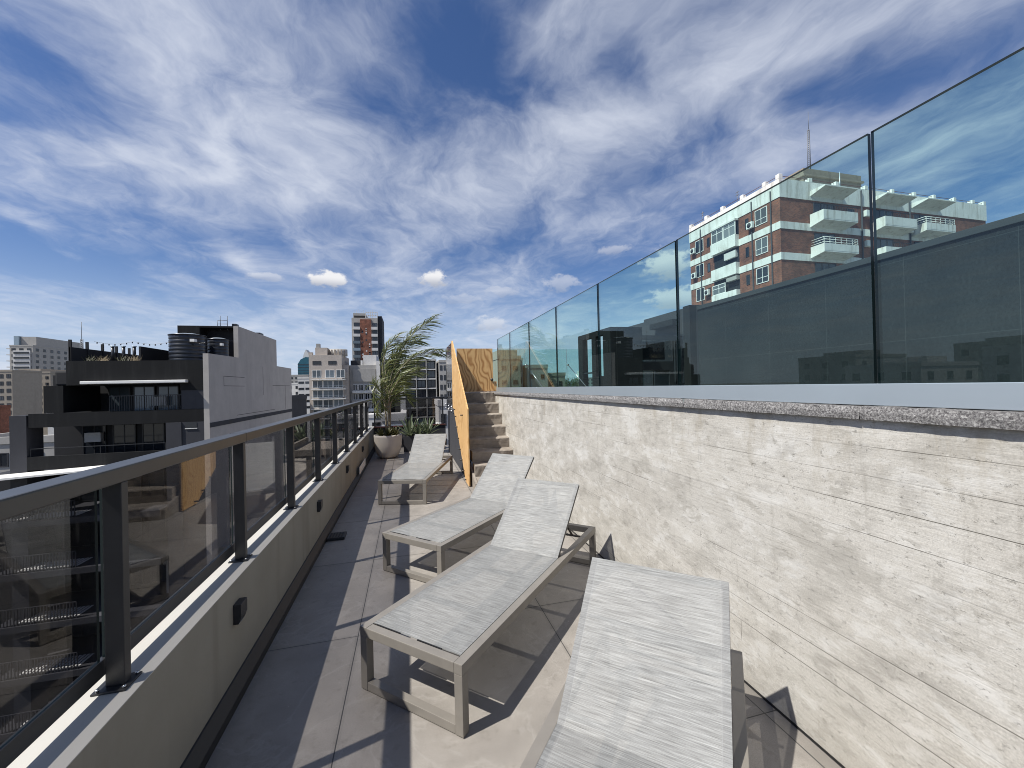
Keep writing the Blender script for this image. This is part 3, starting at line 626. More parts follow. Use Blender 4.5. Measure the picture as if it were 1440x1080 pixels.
# ------------------------------------------------------------------ loungers
LW, LH, LL = 0.693, 0.347, 2.053
def make_lounger():
    t = thing('sun_lounger', 'x', 'sun lounger', (0, 0, 0), 'grey sling sun loungers on the terrace')
    tw, th = 0.048, 0.052
    f = MB()
    f.box(0, tw, 0.0, LL, LH - th, LH); f.box(LW - tw, LW, 0.0, LL, LH - th, LH)
    f.box(tw + .0005, LW - tw - .0005, 0.0, tw, LH - th, LH - .0008); f.box(tw + .0005, LW - tw - .0005, LL - tw, LL, LH - th, LH - .0008)
    f.build('seat_frame', M['taupe'], t, 0.0035)
    for x0 in (0.0008, LW - tw - .0008):
        for y0 in (0.0008, LL - tw - .0008):
            l = MB().box(x0, x0 + tw, y0, y0 + tw, 0.006, LH - th - .0005).build('leg', M['taupe'], t, 0.003)
            MB().box(x0 + .006, x0 + tw - .006, y0 + .006, y0 + tw - .006, 0.0006, 0.0058).build('foot_pad', M['rubber'], l)
    for y0 in (0.002, LL - tw + .002):
        MB().box(tw + .0012, LW - tw - .0012, y0, y0 + tw - .004, 0.0065, 0.0505).build('foot_bar', M['taupe'], t, 0.003)
    for y0 in (0.45, 0.95):
        MB().box(tw + .001, LW - tw - .001, y0, y0 + 0.03, LH - th + .002, LH - .026).build('cross_bar', M['dark_taupe'], t, 0.002)
    # seat sling, slightly sagging
    def sling(name, origin, ud, vd, wd, ln, v0, sag, thick, parent):
        nu, nv = 10, 22; b = MB(); nrm = ud.cross(vd).normalized()
        vs = []
        for lay in (0, 1):
            for j in range(nv + 1):
                for i in range(nu + 1):
                    a = i / nu; c = j / nv
                    q = origin + ud * (wd * (a - .5)) + vd * (ln * c) - nrm * (sag * (1 - (2 * a - 1) ** 2) * min(1, 6 * c, 6 * (1 - c)) + lay * thick)
                    vs.append(q)
        fs = []; uvs = []
        N = (nu + 1) * (nv + 1)
        def uv_(k):
            k %= N; return (wd * ((k % (nu + 1)) / nu - .5), v0 + ln * (k // (nu + 1)) / nv)
        for j in range(nv):
            for i in range(nu):
                a = j * (nu + 1) + i
                for off, fl in ((0, 0), (N, 1)):
                    q = [off + a, off + a + 1, off + a + nu + 2, off + a + nu + 1]
                    if fl: q = q[::-1]
                    fs.append(q); uvs.append([uv_(k) for k in q])
        rim = [i for i in range(nu + 1)] + [j * (nu + 1) + nu for j in range(1, nv + 1)] + [nv * (nu + 1) + i for i in range(nu - 1, -1, -1)] + [j * (nu + 1) for j in range(nv - 1, 0, -1)]
        for k in range(len(rim)):
            a, c = rim[k], rim[(k + 1) % len(rim)]
            q = [a, a + N, c + N, c]; fs.append(q); uvs.append([uv_(z) for z in q])
        b.add(vs, fs, 0, uvs, False)
        return b.build(name, M['sling'], parent, 0, 2, True)
    X = Vector((1, 0, 0)); Y = Vector((0, 1, 0))
    sling('seat_sling', Vector((LW / 2, 0.056, LH + 0.002)), X, Y, LW - 2 * tw - 0.002, 1.270 - 0.056, 0.0, 0.002, 0.005, t)
    for a0, a1 in ((0.075, 0.25), (0.37, 0.53)):
        MB().box(a0, a1, 0.050, 0.0555, LH - .004, LH + .0012).build('slot', M['rubber'], t)
    e = R(41.5); d = Vector((0, math.cos(e), math.sin(e)))
    bl = 0.672; hinge = Vector((LW / 2, 1.2705, LH + 0.0021))
    bs = sling('backrest', hinge, X, d, LW - 2 * tw - 0.002, bl, 1.214, 0.001, 0.005, t)
    nrm = X.cross(d)
    fr = MB()
    rot = Matrix((( 1, 0, 0, hinge.x), (0, d.y, nrm.y, hinge.y), (0, d.z, nrm.z, hinge.z), (0, 0, 0, 1)))
    hw = (LW - 2 * tw) / 2
    fr.box(-hw + .0, -hw + .024, 0.03, bl - .002, -0.026, -0.0055, 0, rot); fr.box(hw - .024, hw - .0, 0.03, bl - .002, -0.026, -0.0055, 0, rot)
    fr.box(-hw + .0245, hw - .0245, bl - .026, bl - .002, -0.0255, -0.0056, 0, rot); fr.box(-hw + .0245, hw - .0245, 0.03, .052, -0.0255, -0.0056, 0, rot)
    fr.build('backrest_frame', M['dark_taupe'], bs, 0.003)
    pz = hinge + d * 0.42 - nrm * 0.04
    for s_ in (-1, 1):
        xx = LW / 2 + s_ * 0.17
        MB().tube([(xx, pz.y, pz.z), (xx, 1.92, 0.285)], 0.010, 8).build('support_strut', M['dark_taupe'], t)
    MB().tube([(tw + .001, 1.92, 0.285), (LW - tw - .001, 1.92, 0.285)], 0.010, 8).build('support_bar', M['dark_taupe'], t)
    MB().tube([(LW / 2 - hw + .03, pz.y, pz.z), (LW / 2 + hw - .03, pz.y, pz.z)], 0.009, 8).build('support_bar', M['dark_taupe'], t)
    return t
proto = make_lounger()
LO = [((-0.290, 2.375), 43.47, 'whole grey sling sun lounger in the middle foreground, its shadow falling towards the concrete wall'),
      ((-0.263, 3.853), 44.85, 'grey sling sun lounger just behind the foremost whole one, partly hidden by its raised backrest'),
      ((-0.458, 6.044), 16.52, 'grey sling sun lounger farthest away, standing between the planter and the stairs'),
      ((-0.368, 0.564), 42.32, 'nearest grey sling sun lounger, its big raised backrest cut by the bottom picture edge')]
for i, ((x, y), a, lab) in enumerate(LO):
    o = proto if i == 0 else copy_tree(proto)
    o.location = (x, y, 0.0); o.rotation_euler = (0, 0, -R(a)); o['label'] = lab

# ------------------------------------------------------------------ planter, palm, agaves
pl = thing('planter', 'round pale clay planter bowl at the far end of the parapet', 'planter', (-0.51, 10.15, 0))
MB().lathe([(0.001, .004), (0.17, .004), (0.235, .05), (0.29, .17), (0.318, .33), (0.325, .50), (0.327, .545), (0.318, .553), (0.300, .553), (0.295, .50), (0.001, .49)], -0.51, 10.15, 56).build('bowl', M['terracotta_pot'], pl)
MB().lathe([(0.294, .495), (0.2, .515), (0.001, .53)], -0.51, 10.15, 30).build('soil', M['soil'], pl)

def frond(mb, pts, n, ln, wind, rr, droop=0.5, wid=0.0095):
    """leaflets along a curved rachis, blown along wind"""
    P_ = [Vector(p) for p in pts]
    def cr(t):
        k = t * (len(P_) - 1); i = min(int(k), len(P_) - 2); u = k - i
        p0 = P_[max(i - 1, 0)]; p1 = P_[i]; p2 = P_[i + 1]; p3 = P_[min(i + 2, len(P_) - 1)]
        return 0.5 * ((2 * p1) + (p2 - p0) * u + (2 * p0 - 5 * p1 + 4 * p2 - p3) * u * u + (3 * p1 - p0 - 3 * p2 + p3) * u ** 3)
    cur = [cr(i / 24) for i in range(25)]
    mb.tube(cur, [0.014 * (1 - i / 26) + .002 for i in range(25)], 5, 1)
    for k in range(n):
        t = 0.10 + 0.90 * k / (n - 1)
        p = cr(t); tg = (cr(min(t + .02, 1)) - cr(max(t - .02, 0))).normalized()
        side = tg.cross(Vector((0.2, 1, 0.1))).normalized() * (1 if k % 2 else -1)
        side = (side + Vector((0, rr.uniform(-.6, .6), rr.uniform(-.2, .2)))).normalized()
        L = ln * (0.55 + 0.45 * math.sin(PI * min(1, .18 + t * .8))) * rr.uniform(.75, 1.15)
        d0 = (side * 0.55 + tg * 0.75 + wind * rr.uniform(.25, .7)).normalized()
        d1 = (d0 + wind * rr.uniform(.5, 1.1) + Vector((0, 0, -droop * rr.uniform(.4, 1.2)))).normalized()
        q1 = p + d0 * L * .45; q2 = q1 + d1 * L * .55
        wv_ = d0.cross(Vector((rr.uniform(-.5, .5), rr.uniform(-1, 1), rr.uniform(-.2, 1)))).normalized() * wid
        mb.add([p - wv_ * .5, p + wv_ * .5, q1 + wv_, q1 - wv_, q2 + wv_ * .12, q2 - wv_ * .12], [(0, 1, 2, 3), (3, 2, 4, 5)], 0)
rp = random.Random(21)
pt = thing('palm_tree', 'slender potted palm with feathery fronds blown to the right by the wind', 'palm', (-0.5, 10.2, .52))
for x0, x1 in ((-0.545, -0.57), (-0.47, -0.455), (-0.50, -0.50)):
    MB().tube([(x0, 10.2, .50), ((x0 + x1) / 2 + .01, 10.2, .9), (x1, 10.2, 1.30), (x1 + .02, 10.2, 1.55)], [.026, .022, .02, .015], 8).build('trunk', M['trunk'], pt)
FR = [([(-0.49, 10.2, 1.30), (-0.46, 10.2, 1.75), (-0.27, 10.25, 2.35), (0.09, 10.3, 2.95), (0.56, 10.3, 3.33)], 120, .62),
      ([(-0.48, 10.2, 1.35), (-0.36, 10.15, 1.85), (0.0, 10.1, 2.32), (0.42, 10.0, 2.50), (0.80, 9.95, 2.50)], 90, .42),
      ([(-0.52, 10.2, 1.40), (-0.60, 10.2, 2.10), (-0.50, 10.2, 2.62), (-0.25, 10.2, 2.90)], 80, .50),
      ([(-0.5, 10.2, 1.35), (-0.50, 10.3, 1.95), (-0.36, 10.4, 2.45), (-0.02, 10.45, 2.78), (0.30, 10.5, 2.86)], 90, .50),
      ([(-0.5, 10.2, 1.25), (-0.38, 10.0, 1.62), (-0.12, 9.9, 1.95), (0.22, 9.85, 2.05)], 70, .42),
      ([(-0.52, 10.2, 1.25), (-0.66, 10.1, 1.60), (-0.76, 10.05, 1.75), (-0.80, 10.0, 1.45)], 60, .36),
      ([(-0.5, 10.2, 1.2), (-0.42, 10.3, 1.7), (-0.22, 10.45, 2.1), (0.10, 10.5, 2.30)], 70, .45),
      ([(-0.48, 10.2, 1.2), (-0.33, 10.15, 1.45), (-0.13, 10.1, 1.55), (0.03, 10.1, 1.35)], 60, .36),
      ([(-0.52, 10.2, 1.15), (-0.62, 10.15, 1.4), (-0.70, 10.1, 1.3), (-0.74, 10.1, 1.05)], 50, .32),
      ([(-0.5, 10.2, 1.3), (-0.56, 10.3, 1.9), (-0.45, 10.35, 2.3), (-0.2, 10.4, 2.5)], 80, .45),
      ([(-0.47, 10.2, 1.1), (-0.40, 10.2, 1.4), (-0.28, 10.2, 1.7), (-0.1, 10.2, 1.8)], 60, .40)]
for pts, n, ln in FR:
    b = MB(); frond(b, pts, int(n * 1.25), ln * 1.1, Vector((0.9, 0.05, 0.05)), rp, .55)
    b.build('frond', [M['palm_leaf'], M['trunk']], pt, 0, 2, False)

def agave(name, label, cat, x, y, z, n, ln, group, wd=0.045, mat='agave_leaf', seed=1, up=1.0):
    rr = random.Random(seed); t = thing(name, label, cat, (x, y, z), group)
    for k in range(n):
        a = 2 * PI * k * 0.381966 + rr.uniform(-.2, .2); el = R(18 + 62 * (k / n) ** .8) * up
        L = ln * rr.uniform(.8, 1.1); d = Vector((math.cos(a) * math.cos(el), math.sin(a) * math.cos(el), math.sin(el)))
        sd = d.cross(Vector((0, 0, 1))).normalized(); upv = sd.cross(d)
        b = MB(); vs = []; fs = []; S = 8
        for i in range(S + 1):
            u = i / S; wv_ = wd * (0.55 + 1.1 * u) * (1 - u) ** .75 + .001
            p = Vector((x, y, z)) + d * (L * u) + Vector((0, 0, -0.16 * L * u * u * math.cos(el) * 1.2))
            cup = wv_ * .35
            vs += [p - sd * wv_ + upv * cup, p + upv * -.002, p + sd * wv_ + upv * cup]
        for i in range(S):
            fs += [(3 * i, 3 * i + 1, 3 * i + 4, 3 * i + 3), (3 * i + 1, 3 * i + 2, 3 * i + 5, 3 * i + 4)]
        b.add(vs, fs, 0, None, True).build('leaf', M[mat], t, 0, 2, False)
    return t
tr_ = thing('plant_trough', 'low dark trough of agaves against the far parapet', 'planter', (0.25, 11.1, 0))
b = MB(); b.box(-0.16, 0.66, 10.88, 10.90, .004, .40); b.box(-0.16, 0.66, 11.30, 11.32, .004, .40); b.box(-0.16, -0.14, 10.9005, 11.2995, .004, .40); b.box(0.64, 0.66, 10.9005, 11.2995, .004, .40)
b.build('trough', M['charcoal2'], tr_); MB().box(-0.139, 0.639, 10.901, 11.299, .01, .36).build('soil', M['soil'], tr_)
agave('agave_plant', 'spiky grey green agave at the left end of the trough behind the far lounger', 'agave', 0.0, 11.05, .36, 26, .62, 'agaves in the trough', seed=3)
agave('agave_plant', 'spiky grey green agave at the right end of the trough near the stair wall', 'agave', 0.46, 11.08, .36, 26, .56, 'agaves in the trough', seed=4)
agave('agave_plant', 'lower spiky agave in the middle of the trough, in front of the two taller ones', 'agave', 0.22, 10.98, .36, 20, .42, 'agaves in the trough', seed=5)
for i, (x, y, lab) in enumerate(((-0.66, 10.05, 'dark leafy succulent on the left rim of the clay planter'), (-0.50, 9.98, 'dark leafy succulent at the front of the clay planter'), (-0.34, 10.03, 'brownish leafy succulent on the right rim of the clay planter'), (-0.42, 10.32, 'leafy succulent behind the palm stems in the clay planter'))):
    agave('succulent', lab, 'plant', x, y, .52, 30, .24, 'succulents under the palm', .028, 'shrub_leaf', 30 + i)

# ================================================================== POOL SIDE
dw = thing('pool_side_wall', 'long dark slate clad wall behind the clear glass balustrade', 'wall', (7.6, 2, 1.5))
MB().box(7.5, 7.8, -9.0, 9.15, 1.502, 3.56).build('wall', M['slate'], dw)
MB().box(7.47, 7.83, -9.0, 9.15, 3.562, 3.66).build('capping', M['slate_cap'], dw, .004)
bl_ = thing('pool_house', 'dark pool house with glazed doors at the end of the slate wall', 'pool house', (7.4, 11, 1.5))
MB().box(7.45, 9.5, 9.152, 11.6, 1.502, 3.70).build('body', M['charcoal2'], bl_)
MB().box(7.45, 9.5, 11.602, 13.3, 1.502, 3.62).build('side_body', M['charcoal2'], bl_)
MB().box(7.25, 7.449, 9.152, 9.42, 1.502, 3.69).build('end_pier', M['charcoal'], bl_)
MB().box(7.22, 7.449, 9.85, 10.95, 3.27, 3.44).build('awning_box', M['charcoal'], bl_, .01)
for y0, y1 in ((9.48, 10.05), (10.10, 11.05), (11.10, 12.0), (12.05, 12.95)):
    d_ = MB()
    d_.box(7.40, 7.449, y0, y0 + .06, 1.55, 3.0); d_.box(7.40, 7.449, y1 - .06, y1, 1.55, 3.0); d_.box(7.40, 7.449, y0 + .061, y1 - .061, 2.94, 3.0); d_.box(7.40, 7.449, y0 + .061, y1 - .061, 1.55, 1.60)
    d_ = d_.build('door', M['black_metal'], bl_)
    MB().box(7.42, 7.448, y0 + .061, y1 - .061, 1.601, 2.939).build('pane', M['win'], d_)
pv = thing('pavilion', 'small black pavilion with two tall window openings seen through the glass', 'pavilion', (5.2, 10.3, 1.5))
b = MB()
for y0, y1 in ((9.30, 9.72), (10.15, 10.40), (11.0, 11.32)): b.box(5.0, 5.16, y0, y1, 1.502, 2.955)
b.box(5.0, 5.16, 9.30, 11.32, 2.956, 3.10)
b.box(5.0, 5.16, 9.721, 10.149, 1.502, 1.86)
b.box(5.161, 5.9, 9.28, 9.40, 1.502, 3.10)
b.build('wall', M['charcoal'], pv)
MB().box(5.161, 7.2, 9.5, 9.64, 2.80, 2.92).build('beam', M['black_metal'], pv)
MB().box(5.02, 5.06, 10.401, 10.999, 1.95, 1.99).build('rail', M['black_metal'], pv)
MB().box(5.92, 6.85, 9.7, 9.76, 2.28, 2.78).build('screen_panel', M['win'], pv)
MB().box(5.92, 7.0, 9.52, 10.2, 1.98, 2.22).build('counter', M['black_metal'], pv)
MB().box(6.86, 7.0, 9.52, 10.2, 1.502, 1.979).build('counter_leg', M['black_metal'], pv)

# ================================================================== CITY
WC = {}
def wmesh(w_, h_, fm, gm_, ft=0.07, mull=1, tr=0.0):
    """shared window meshes, facing -Y, origin at lower left corner: frame and pane"""
    k = (round(w_, 2), round(h_, 2), fm, gm_, mull, tr)
    if k in WC: return WC[k]
    f = MB(); y0, y1 = -0.05, 0.02
    f.box(0, ft, y0, y1, 0, h_); f.box(w_ - ft, w_, y0, y1, 0, h_); f.box(ft, w_ - ft, y0 + .002, y1, 0, ft); f.box(ft, w_ - ft, y0 + .002, y1, h_ - ft, h_)
    for i in range(1, mull + 1):
        x = w_ * i / (mull + 1); f.box(x - ft * .4, x + ft * .4, y0 + .004, y1, ft, h_ - ft)
    if tr: f.box(ft, w_ - ft, y0 + .006, y1, h_ * tr - ft * .4, h_ * tr + ft * .4)
    fo = f.build('window', M[fm]); p = MB().box(ft, w_ - ft, -0.02, 0.015, ft, h_ - ft).build('pane', M[gm_])
    WC[k] = (fo.data, p.data)
    bpy.data.objects.remove(fo); bpy.data.objects.remove(p)
    return WC[k]
def window(root, face, pos, w_, h_, fm='white_paint', gm_='win', ft=0.07, mull=1, tr=0.0, pane=True):
    """face 'f' looks to -Y, 'l' looks to -X, 'r' looks to +X; pos = lower corner (world)"""
    fd, pd = wmesh(w_, h_, fm, gm_, ft, mull, tr)
    o0 = ORG[root.name]; o = bpy.data.objects.new('window', fd); COL.objects.link(o); o.parent = root
    o.location = Vector(pos) - o0
    o.rotation_euler = (0, 0, {'f': 0, 'l': -PI / 2, 'r': PI / 2}[face])
    q = bpy.data.objects.new('pane', pd); COL.objects.link(q); q.parent = o
    return o
def rail_mb(b, x0, x1, y, z0, z1, step=0.14, r=0.012):
    b.box(x0, x1, y - .02, y + .02, z1 - .04, z1)
    n = int((x1 - x0) / step)
    for i in range(n + 1):
        x = x0 + (x1 - x0) * i / n; b.box(x - r, x + r, y - r, y + r, z0, z1 - .041)

# ---------------- dark neighbour on the left
D = thing('dark_apartment_building', 'charcoal stepped apartment building with terraces and a blank mauve grey side wall', 'building', (-17, 38, HW))
MB().prism([(28.9, HW), (47.1, HW), (47.1, 4.05), (42.3, 4.05), (42.3, 6.5), (33.5, 6.5), (33.5, 4.2), (28.9, 4.12)], 0, -12.32, -12.02).build('party_wall', M['party'], D)
b = MB(); b.box(-12.02, -11.995, 28.9, 47.1, -0.50, -0.20); b.build('band', M['charcoal2'], D)
b = MB()
for y0, y1 in ((31.6, 32.1), (36.6, 37.3), (43.0, 43.6)): b.box(-12.02, -11.985, y0, y1, -0.46, -0.24)
b.build('vent_slot', M['void'], D)
b = MB()
for y0, y1, z0, z1 in ((31.0, 34.5, 2.1, 2.13), (31.0, 34.5, 2.75, 2.78), (30.98, 31.01, 2.1, 2.78), (38.5, 38.53, 1.4, 3.8), (33.0, 41.5, 0.0, .03), (41.0, 46.5, 2.2, 2.23), (44.8, 44.83, -.1, 2.2)):
    b.box(-12.02, -12.012, y0, y1, z0, z1)
b.build('patch_outline', M['charcoal2'], D)
MB().box(-21.8, -12.322, 31.9, 47.0, HW, 3.0).build('core', M['void'], D)
MB().box(-19.15, -12.322, 28.9, 33.3, 2.28, 3.70).build('roof_fascia', M['charcoal'], D)
MB().box(-13.55, -12.322, 28.9, 30.6, 1.861, 2.279).build('roof_corner', M['charcoal'], D)
MB().box(-19.15, -12.322, 33.3, 46.9, 3.002, 3.68).build('roof_slab', M['asphalt_roof'], D)
MB().box(-20.2, -19.3, 28.9, 31.8, 0.712, 2.27).build('side_block', M['charcoal'], D)
MB().box(-20.9, -12.322, 28.9, 29.12, -0.09, 0.70).build('terrace_parapet', M['charcoal'], D)
MB().box(-20.9, -12.322, 29.122, 31.89, -0.09, 0.02).build('terrace_slab', M['charcoal2'], D)
MB().box(-13.5, -12.322, 28.92, 31.2, 0.702, 1.86).build('wing_wall', M['charcoal2'], D)
MB().box(-21.75, -21.0, 28.9, 30.0, HW, 0.62).build('pillar', M['charcoal2'], D)
MB().box(-14.3, -13.5, 28.84, 31.8, HW, -0.092).build('pillar', M['charcoal2'], D)
MB().box(-13.5, -12.322, 28.9, 31.8, HW, -0.092).build('wing_wall', M['charcoal2'], D)
b = MB(); b.box(-13.32, -12.68, 28.86, 28.899, -0.52, -.48); o = b.build('sill', M['white_band'], D)
MB().box(-13.3, -12.7, 28.885, 28.899, -0.479, -0.12).build('window', M['win'], D)
MB().box(-21.0, -14.302, 28.9, 29.1, -2.5, -1.75).build('terrace_parapet', M['charcoal'], D)
MB().box(-21.0, -14.302, 29.102, 31.89, -2.5, -2.4).build('terrace_slab', M['charcoal2'], D)
for x in (-18.9, -17.55, -16.2, -14.85):
    window(D, 'f', (x, 31.86, 0.05), 1.2, 2.15, 'black_metal', 'win_blue', .06, 1)
for x in (-20.3, -18.7, -17.1, -15.6):
    window(D, 'f', (x, 31.86, -2.35), 1.25, 2.1, 'black_metal', 'win', .06, 1)
b = MB(); rail_mb(b, -17.2, -13.52, 29.05, 0.705, 1.62, .12); b.build('balcony_railing', M['black_metal'], D)
b = MB(); rail_mb(b, -20.9, -14.4, 29.0, -1.745, -1.28, 3.2); b.build('balcony_railing', M['black_metal'], D)
MB().box(-18.3, -13.1, 28.55, 28.89, 2.33, 2.50).build('awning_cassette', M['white_paint'], D, .03)
b = MB(); b.prism([(-22.6, -2.78), (-17.2, -2.50), (-17.2, -2.42), (-22.6, -2.66)], 1, 27.2, 28.88); b.build('canopy', M['white_band'], D)
for k in range(7):
    z = -5.15 - 2.85 * k
    MB().box(-22.1, -14.32, 28.1, 31.89, z - .34, z).build('balcony_slab', M['charcoal2'], D)
    b = MB(); rail_mb(b, -21.9, -18.4, 28.2, z + .002, z + .95, .14, .02); b.build('balcony_railing', M['charcoal2'], D)
    b = MB()
    for k2 in range(14): b.box(-21.2 + .2 * k2, -21.08 + .2 * k2, 28.5, 29.6, z + .003, z + .03)
    b.build('deck_boards', M['white_paint'], D)
    for x in (-21.4, -19.0, -16.8):
        window(D, 'f', (x, 31.86, z + .05), 1.8, 2.1, 'black_metal', 'win', .06, 1)
# furniture on the upper terrace
for i, (x, l) in enumerate(((-15.6, 'left one of two black wire chairs on the upper charcoal terrace'), (-14.4, 'right one of two black wire chairs on the upper charcoal terrace'))):
    t = thing('wire_chair', l, 'chair', (x, 29.9, .02), 'wire chairs on the charcoal terrace')
    b = MB()
    for k in range(7): b.tube([(x - .24 + .08 * k, 29.66, .47), (x - .24 + .08 * k, 30.12, .45), (x - .24 + .08 * k, 30.22, .95 - .02 * abs(k - 3))], .014, 5)
    b.build('seat_shell', M['mast_metal'], t)
    for dx in (-.22, .22):
        for dy in (-.2, .2): MB().tube([(x + dx * 1.1, 29.9 + dy * 1.1, .021), (x + dx, 29.9 + dy, .45)], .016, 5).build('leg', M['mast_metal'], t)
for x, z in ((-20.0, -1.3), (-16.4, .9)):
    ac = MB().box(x, x + .85, 31.5, 31.80, z, z + .6).build('air_conditioner', M['pale'], D, .02)
MB().box(-24.5, -21.802, 30.2, 47.0, HW, -2.95).build('core', M['void'], D)
# rooftop pieces
MB().box(-15.8, -14.45, 33.5, 42.2, 3.682, 6.5).build('stair_tower', M['charcoal'], D)
MB().box(-14.448, -12.322, 34.6, 42.2, 3.682, 6.5).build('tank_room', M['void'], D)
MB().box(-14.448, -12.322, 33.5, 34.598, 6.38, 6.5).build('tank_room_roof', M['charcoal'], D)
MB().tube([(-14.4, 33.8, 5.45), (-12.35, 33.8, 5.45)], .04, 8).build('pipe', M['charcoal2'], D)
b = MB()
b.box(-19.05, -18.99, 29.0, 35.5, 3.702, 4.52)
for k in range(6): b.box(-19.09, -18.96, 29.0 + 1.28 * k, 29.08 + 1.28 * k, 3.702, 4.95)
b.build('roof_fence', M['void'], D)
MB().box(-16.0, -15.9, 29.6, 33.2, 3.702, 4.62).build('roof_screen', M['void'], D)
MB().box(-19.95, -19.2, 29.3, 31.4, 2.281, 3.15).build('air_duct', M['void'], D, .1)
for x, y, s_ in ((-12.5, 34.3, .22), (-12.55, 39.2, .4)):
    MB().box(x - s_, x + s_ * .4, y, y + s_ * 2.2, 6.502, 6.502 + .30).build('roof_vent', M['black_metal'], D, .04)
b = MB()
for x in (-13.42, -12.96): b.tube([(x, 34.2, 6.3), (x, 34.2, 7.35)], .025, 6)
for z in (6.75, 7.0): b.tube([(-13.6, 34.2, z), (-12.96, 34.2, z)], .018, 6)
b.tube([(-13.6, 34.2, 6.4), (-13.6, 34.2, 7.0)], .018, 6)
b.build('ladder', M['mast_metal'], D)
for i, x in enumerate((-17.55, -17.0, -16.45)):
    t = thing('flue_pipe', ('leftmost', 'middle', 'rightmost')[i] + ' of three short black flue pipes on the charcoal roof', 'flue', (x, 30, 3.7), 'flue pipes on the charcoal roof')
    MB().tube([(x, 30, 3.70), (x, 30, 4.62)], .085, 10).build('pipe', M['black_metal'], t)
    MB().tube([(x, 30, 4.622), (x, 30, 4.67)], .12, 10).build('cap', M['alu'], t)
def tank(x, y, z, r, h, lab):
    t = thing('water_tank', lab, 'water tank', (x, y, z), 'water tanks on the charcoal roof')
    pr = [(0.001, z)]
    for k in range(7):
        z0 = z + h * k / 7; pr += [(r, z0 + .01), (r, z0 + h / 7 - .06), (r * .965, z0 + h / 7 - .03)]
    pr += [(r, z + h), (r * 1.04, z + h + .01), (r * 1.04, z + h + .06), (r * .9, z + h + .08)]
    MB().lathe(pr, x, y, 30).build('body', M['tank'], t)
    MB().lathe([(r * .899, z + h + .081), (r * .5, z + h + .16), (.001, z + h + .18)], x, y, 30).build('lid', M['alu'], t)
    MB().box(x + r * .55, x + r * .8, y - r * .98, y - r * .6, z + h * .74, z + h * .84).build('fitting', M['white_paint'], t)
tank(-14.05, 31.0, 3.70, .98, 1.72, 'big dark ribbed water tank at the edge of the charcoal roof')
tank(-12.95, 32.6, 3.70, .62, 1.65, 'smaller dark water tank half hidden behind the big ribbed one')
b = MB()
pts = [(-18.6 + 6.0 * i / 40, 30.2, 4.98 - .16 * abs(math.sin(PI * i / 13.33))) for i in range(41)]
b.tube(pts, .008, 4)
for i in range(1, 41, 2): b.tube([(pts[i][0], 30.2, pts[i][2] - .10), (pts[i][0], 30.2, pts[i][2])], .03, 6)
tag(b.build('string_lights', M['black_metal']), 'sagging string of unlit bulbs strung over the charcoal roof', 'string lights')
rg = random.Random(7)
for i in range(4):
    x = -18.2 + i * .55 + (0 if i < 2 else .5); b = MB()
    for k in range(38):
        a = rg.uniform(0, 2 * PI); l = rg.uniform(.22, .50); d = Vector((math.cos(a) * .6, math.sin(a) * .6, rg.uniform(.5, 1.2))).normalized()
        p = Vector((x + rg.uniform(-.2, .2), 29.3 + rg.uniform(-.2, .2), 3.69)); q = p + d * l; s_ = Vector((.012, 0, 0))
        b.add([p - s_, p + s_, q + s_ * .2, q - s_ * .2], [(0, 1, 2, 3)])
    tag(b.build('grass_tuft', M['dry_leaf' if i % 2 else 'shrub_leaf'], None, 0, 2, False), 'wispy tuft of grass growing along the edge of the charcoal roof', 'grass tuft', 'grass tufts on the charcoal roof')

# ---------------- brick apartment building on the right
BX, BY = 33.83, 29.96
B = thing('brick_apartment_building', 'red brick apartment block with white bands and projecting balconies beyond the slate wall', 'building', (48, 36, HW))
MB().box(BX, 62.2, BY, 42.3, HW, 18.68).build('wall', M['brick'], B)
MB().box(BX - .06, 62.26, BY - .06, 42.36, 18.682, 20.40).build('roof_parapet', M['white_band'], B)
LEV = [15.75, 12.85, 10.0, 7.1]
for z in LEV: MB().box(BX - .05, 62.25, BY - .05, 42.35, z, z + .68).build('band', M['white_band'], B)
for y in (42.1, 39.5, 37.0, 34.3, 31.6, 30.1): MB().box(BX - .07, BX + .35, y - .2, y + .2, 20.402, 20.85).build('parapet_block', M['white_band'], B, .03)
for x in (37.5, 40.8, 44.6, 48.2, 51.3, 54.2, 57.3, 60.2, 62.0): MB().box(x - .2, x + .2, BY - .07, BY + .35, 20.402, 20.80).build('parapet_block', M['white_band'], B, .03)
b = MB(); b.tube([(BX + .1, 42, 20.72), (BX + .1, 30.1, 20.72)], .025, 6); b.tube([(BX + .1, BY + .1, 20.72), (62, BY + .1, 20.66)], .025, 6); b.build('roof_pipe', M['rust'], B)
for y in (40.35, 33.05, 30.85): MB().tube([(BX - .12, y, HW), (BX - .12, y, 19.6)], .055, 8).build('downpipe', M['charcoal2'], B)
for x in (43.8, 50.4): MB().tube([(x, BY - .12, HW), (x, BY - .12, 20.2)], .07, 8).build('downpipe', M['charcoal2'], B)
FL = [16.43, 13.53, 10.68, 7.78]
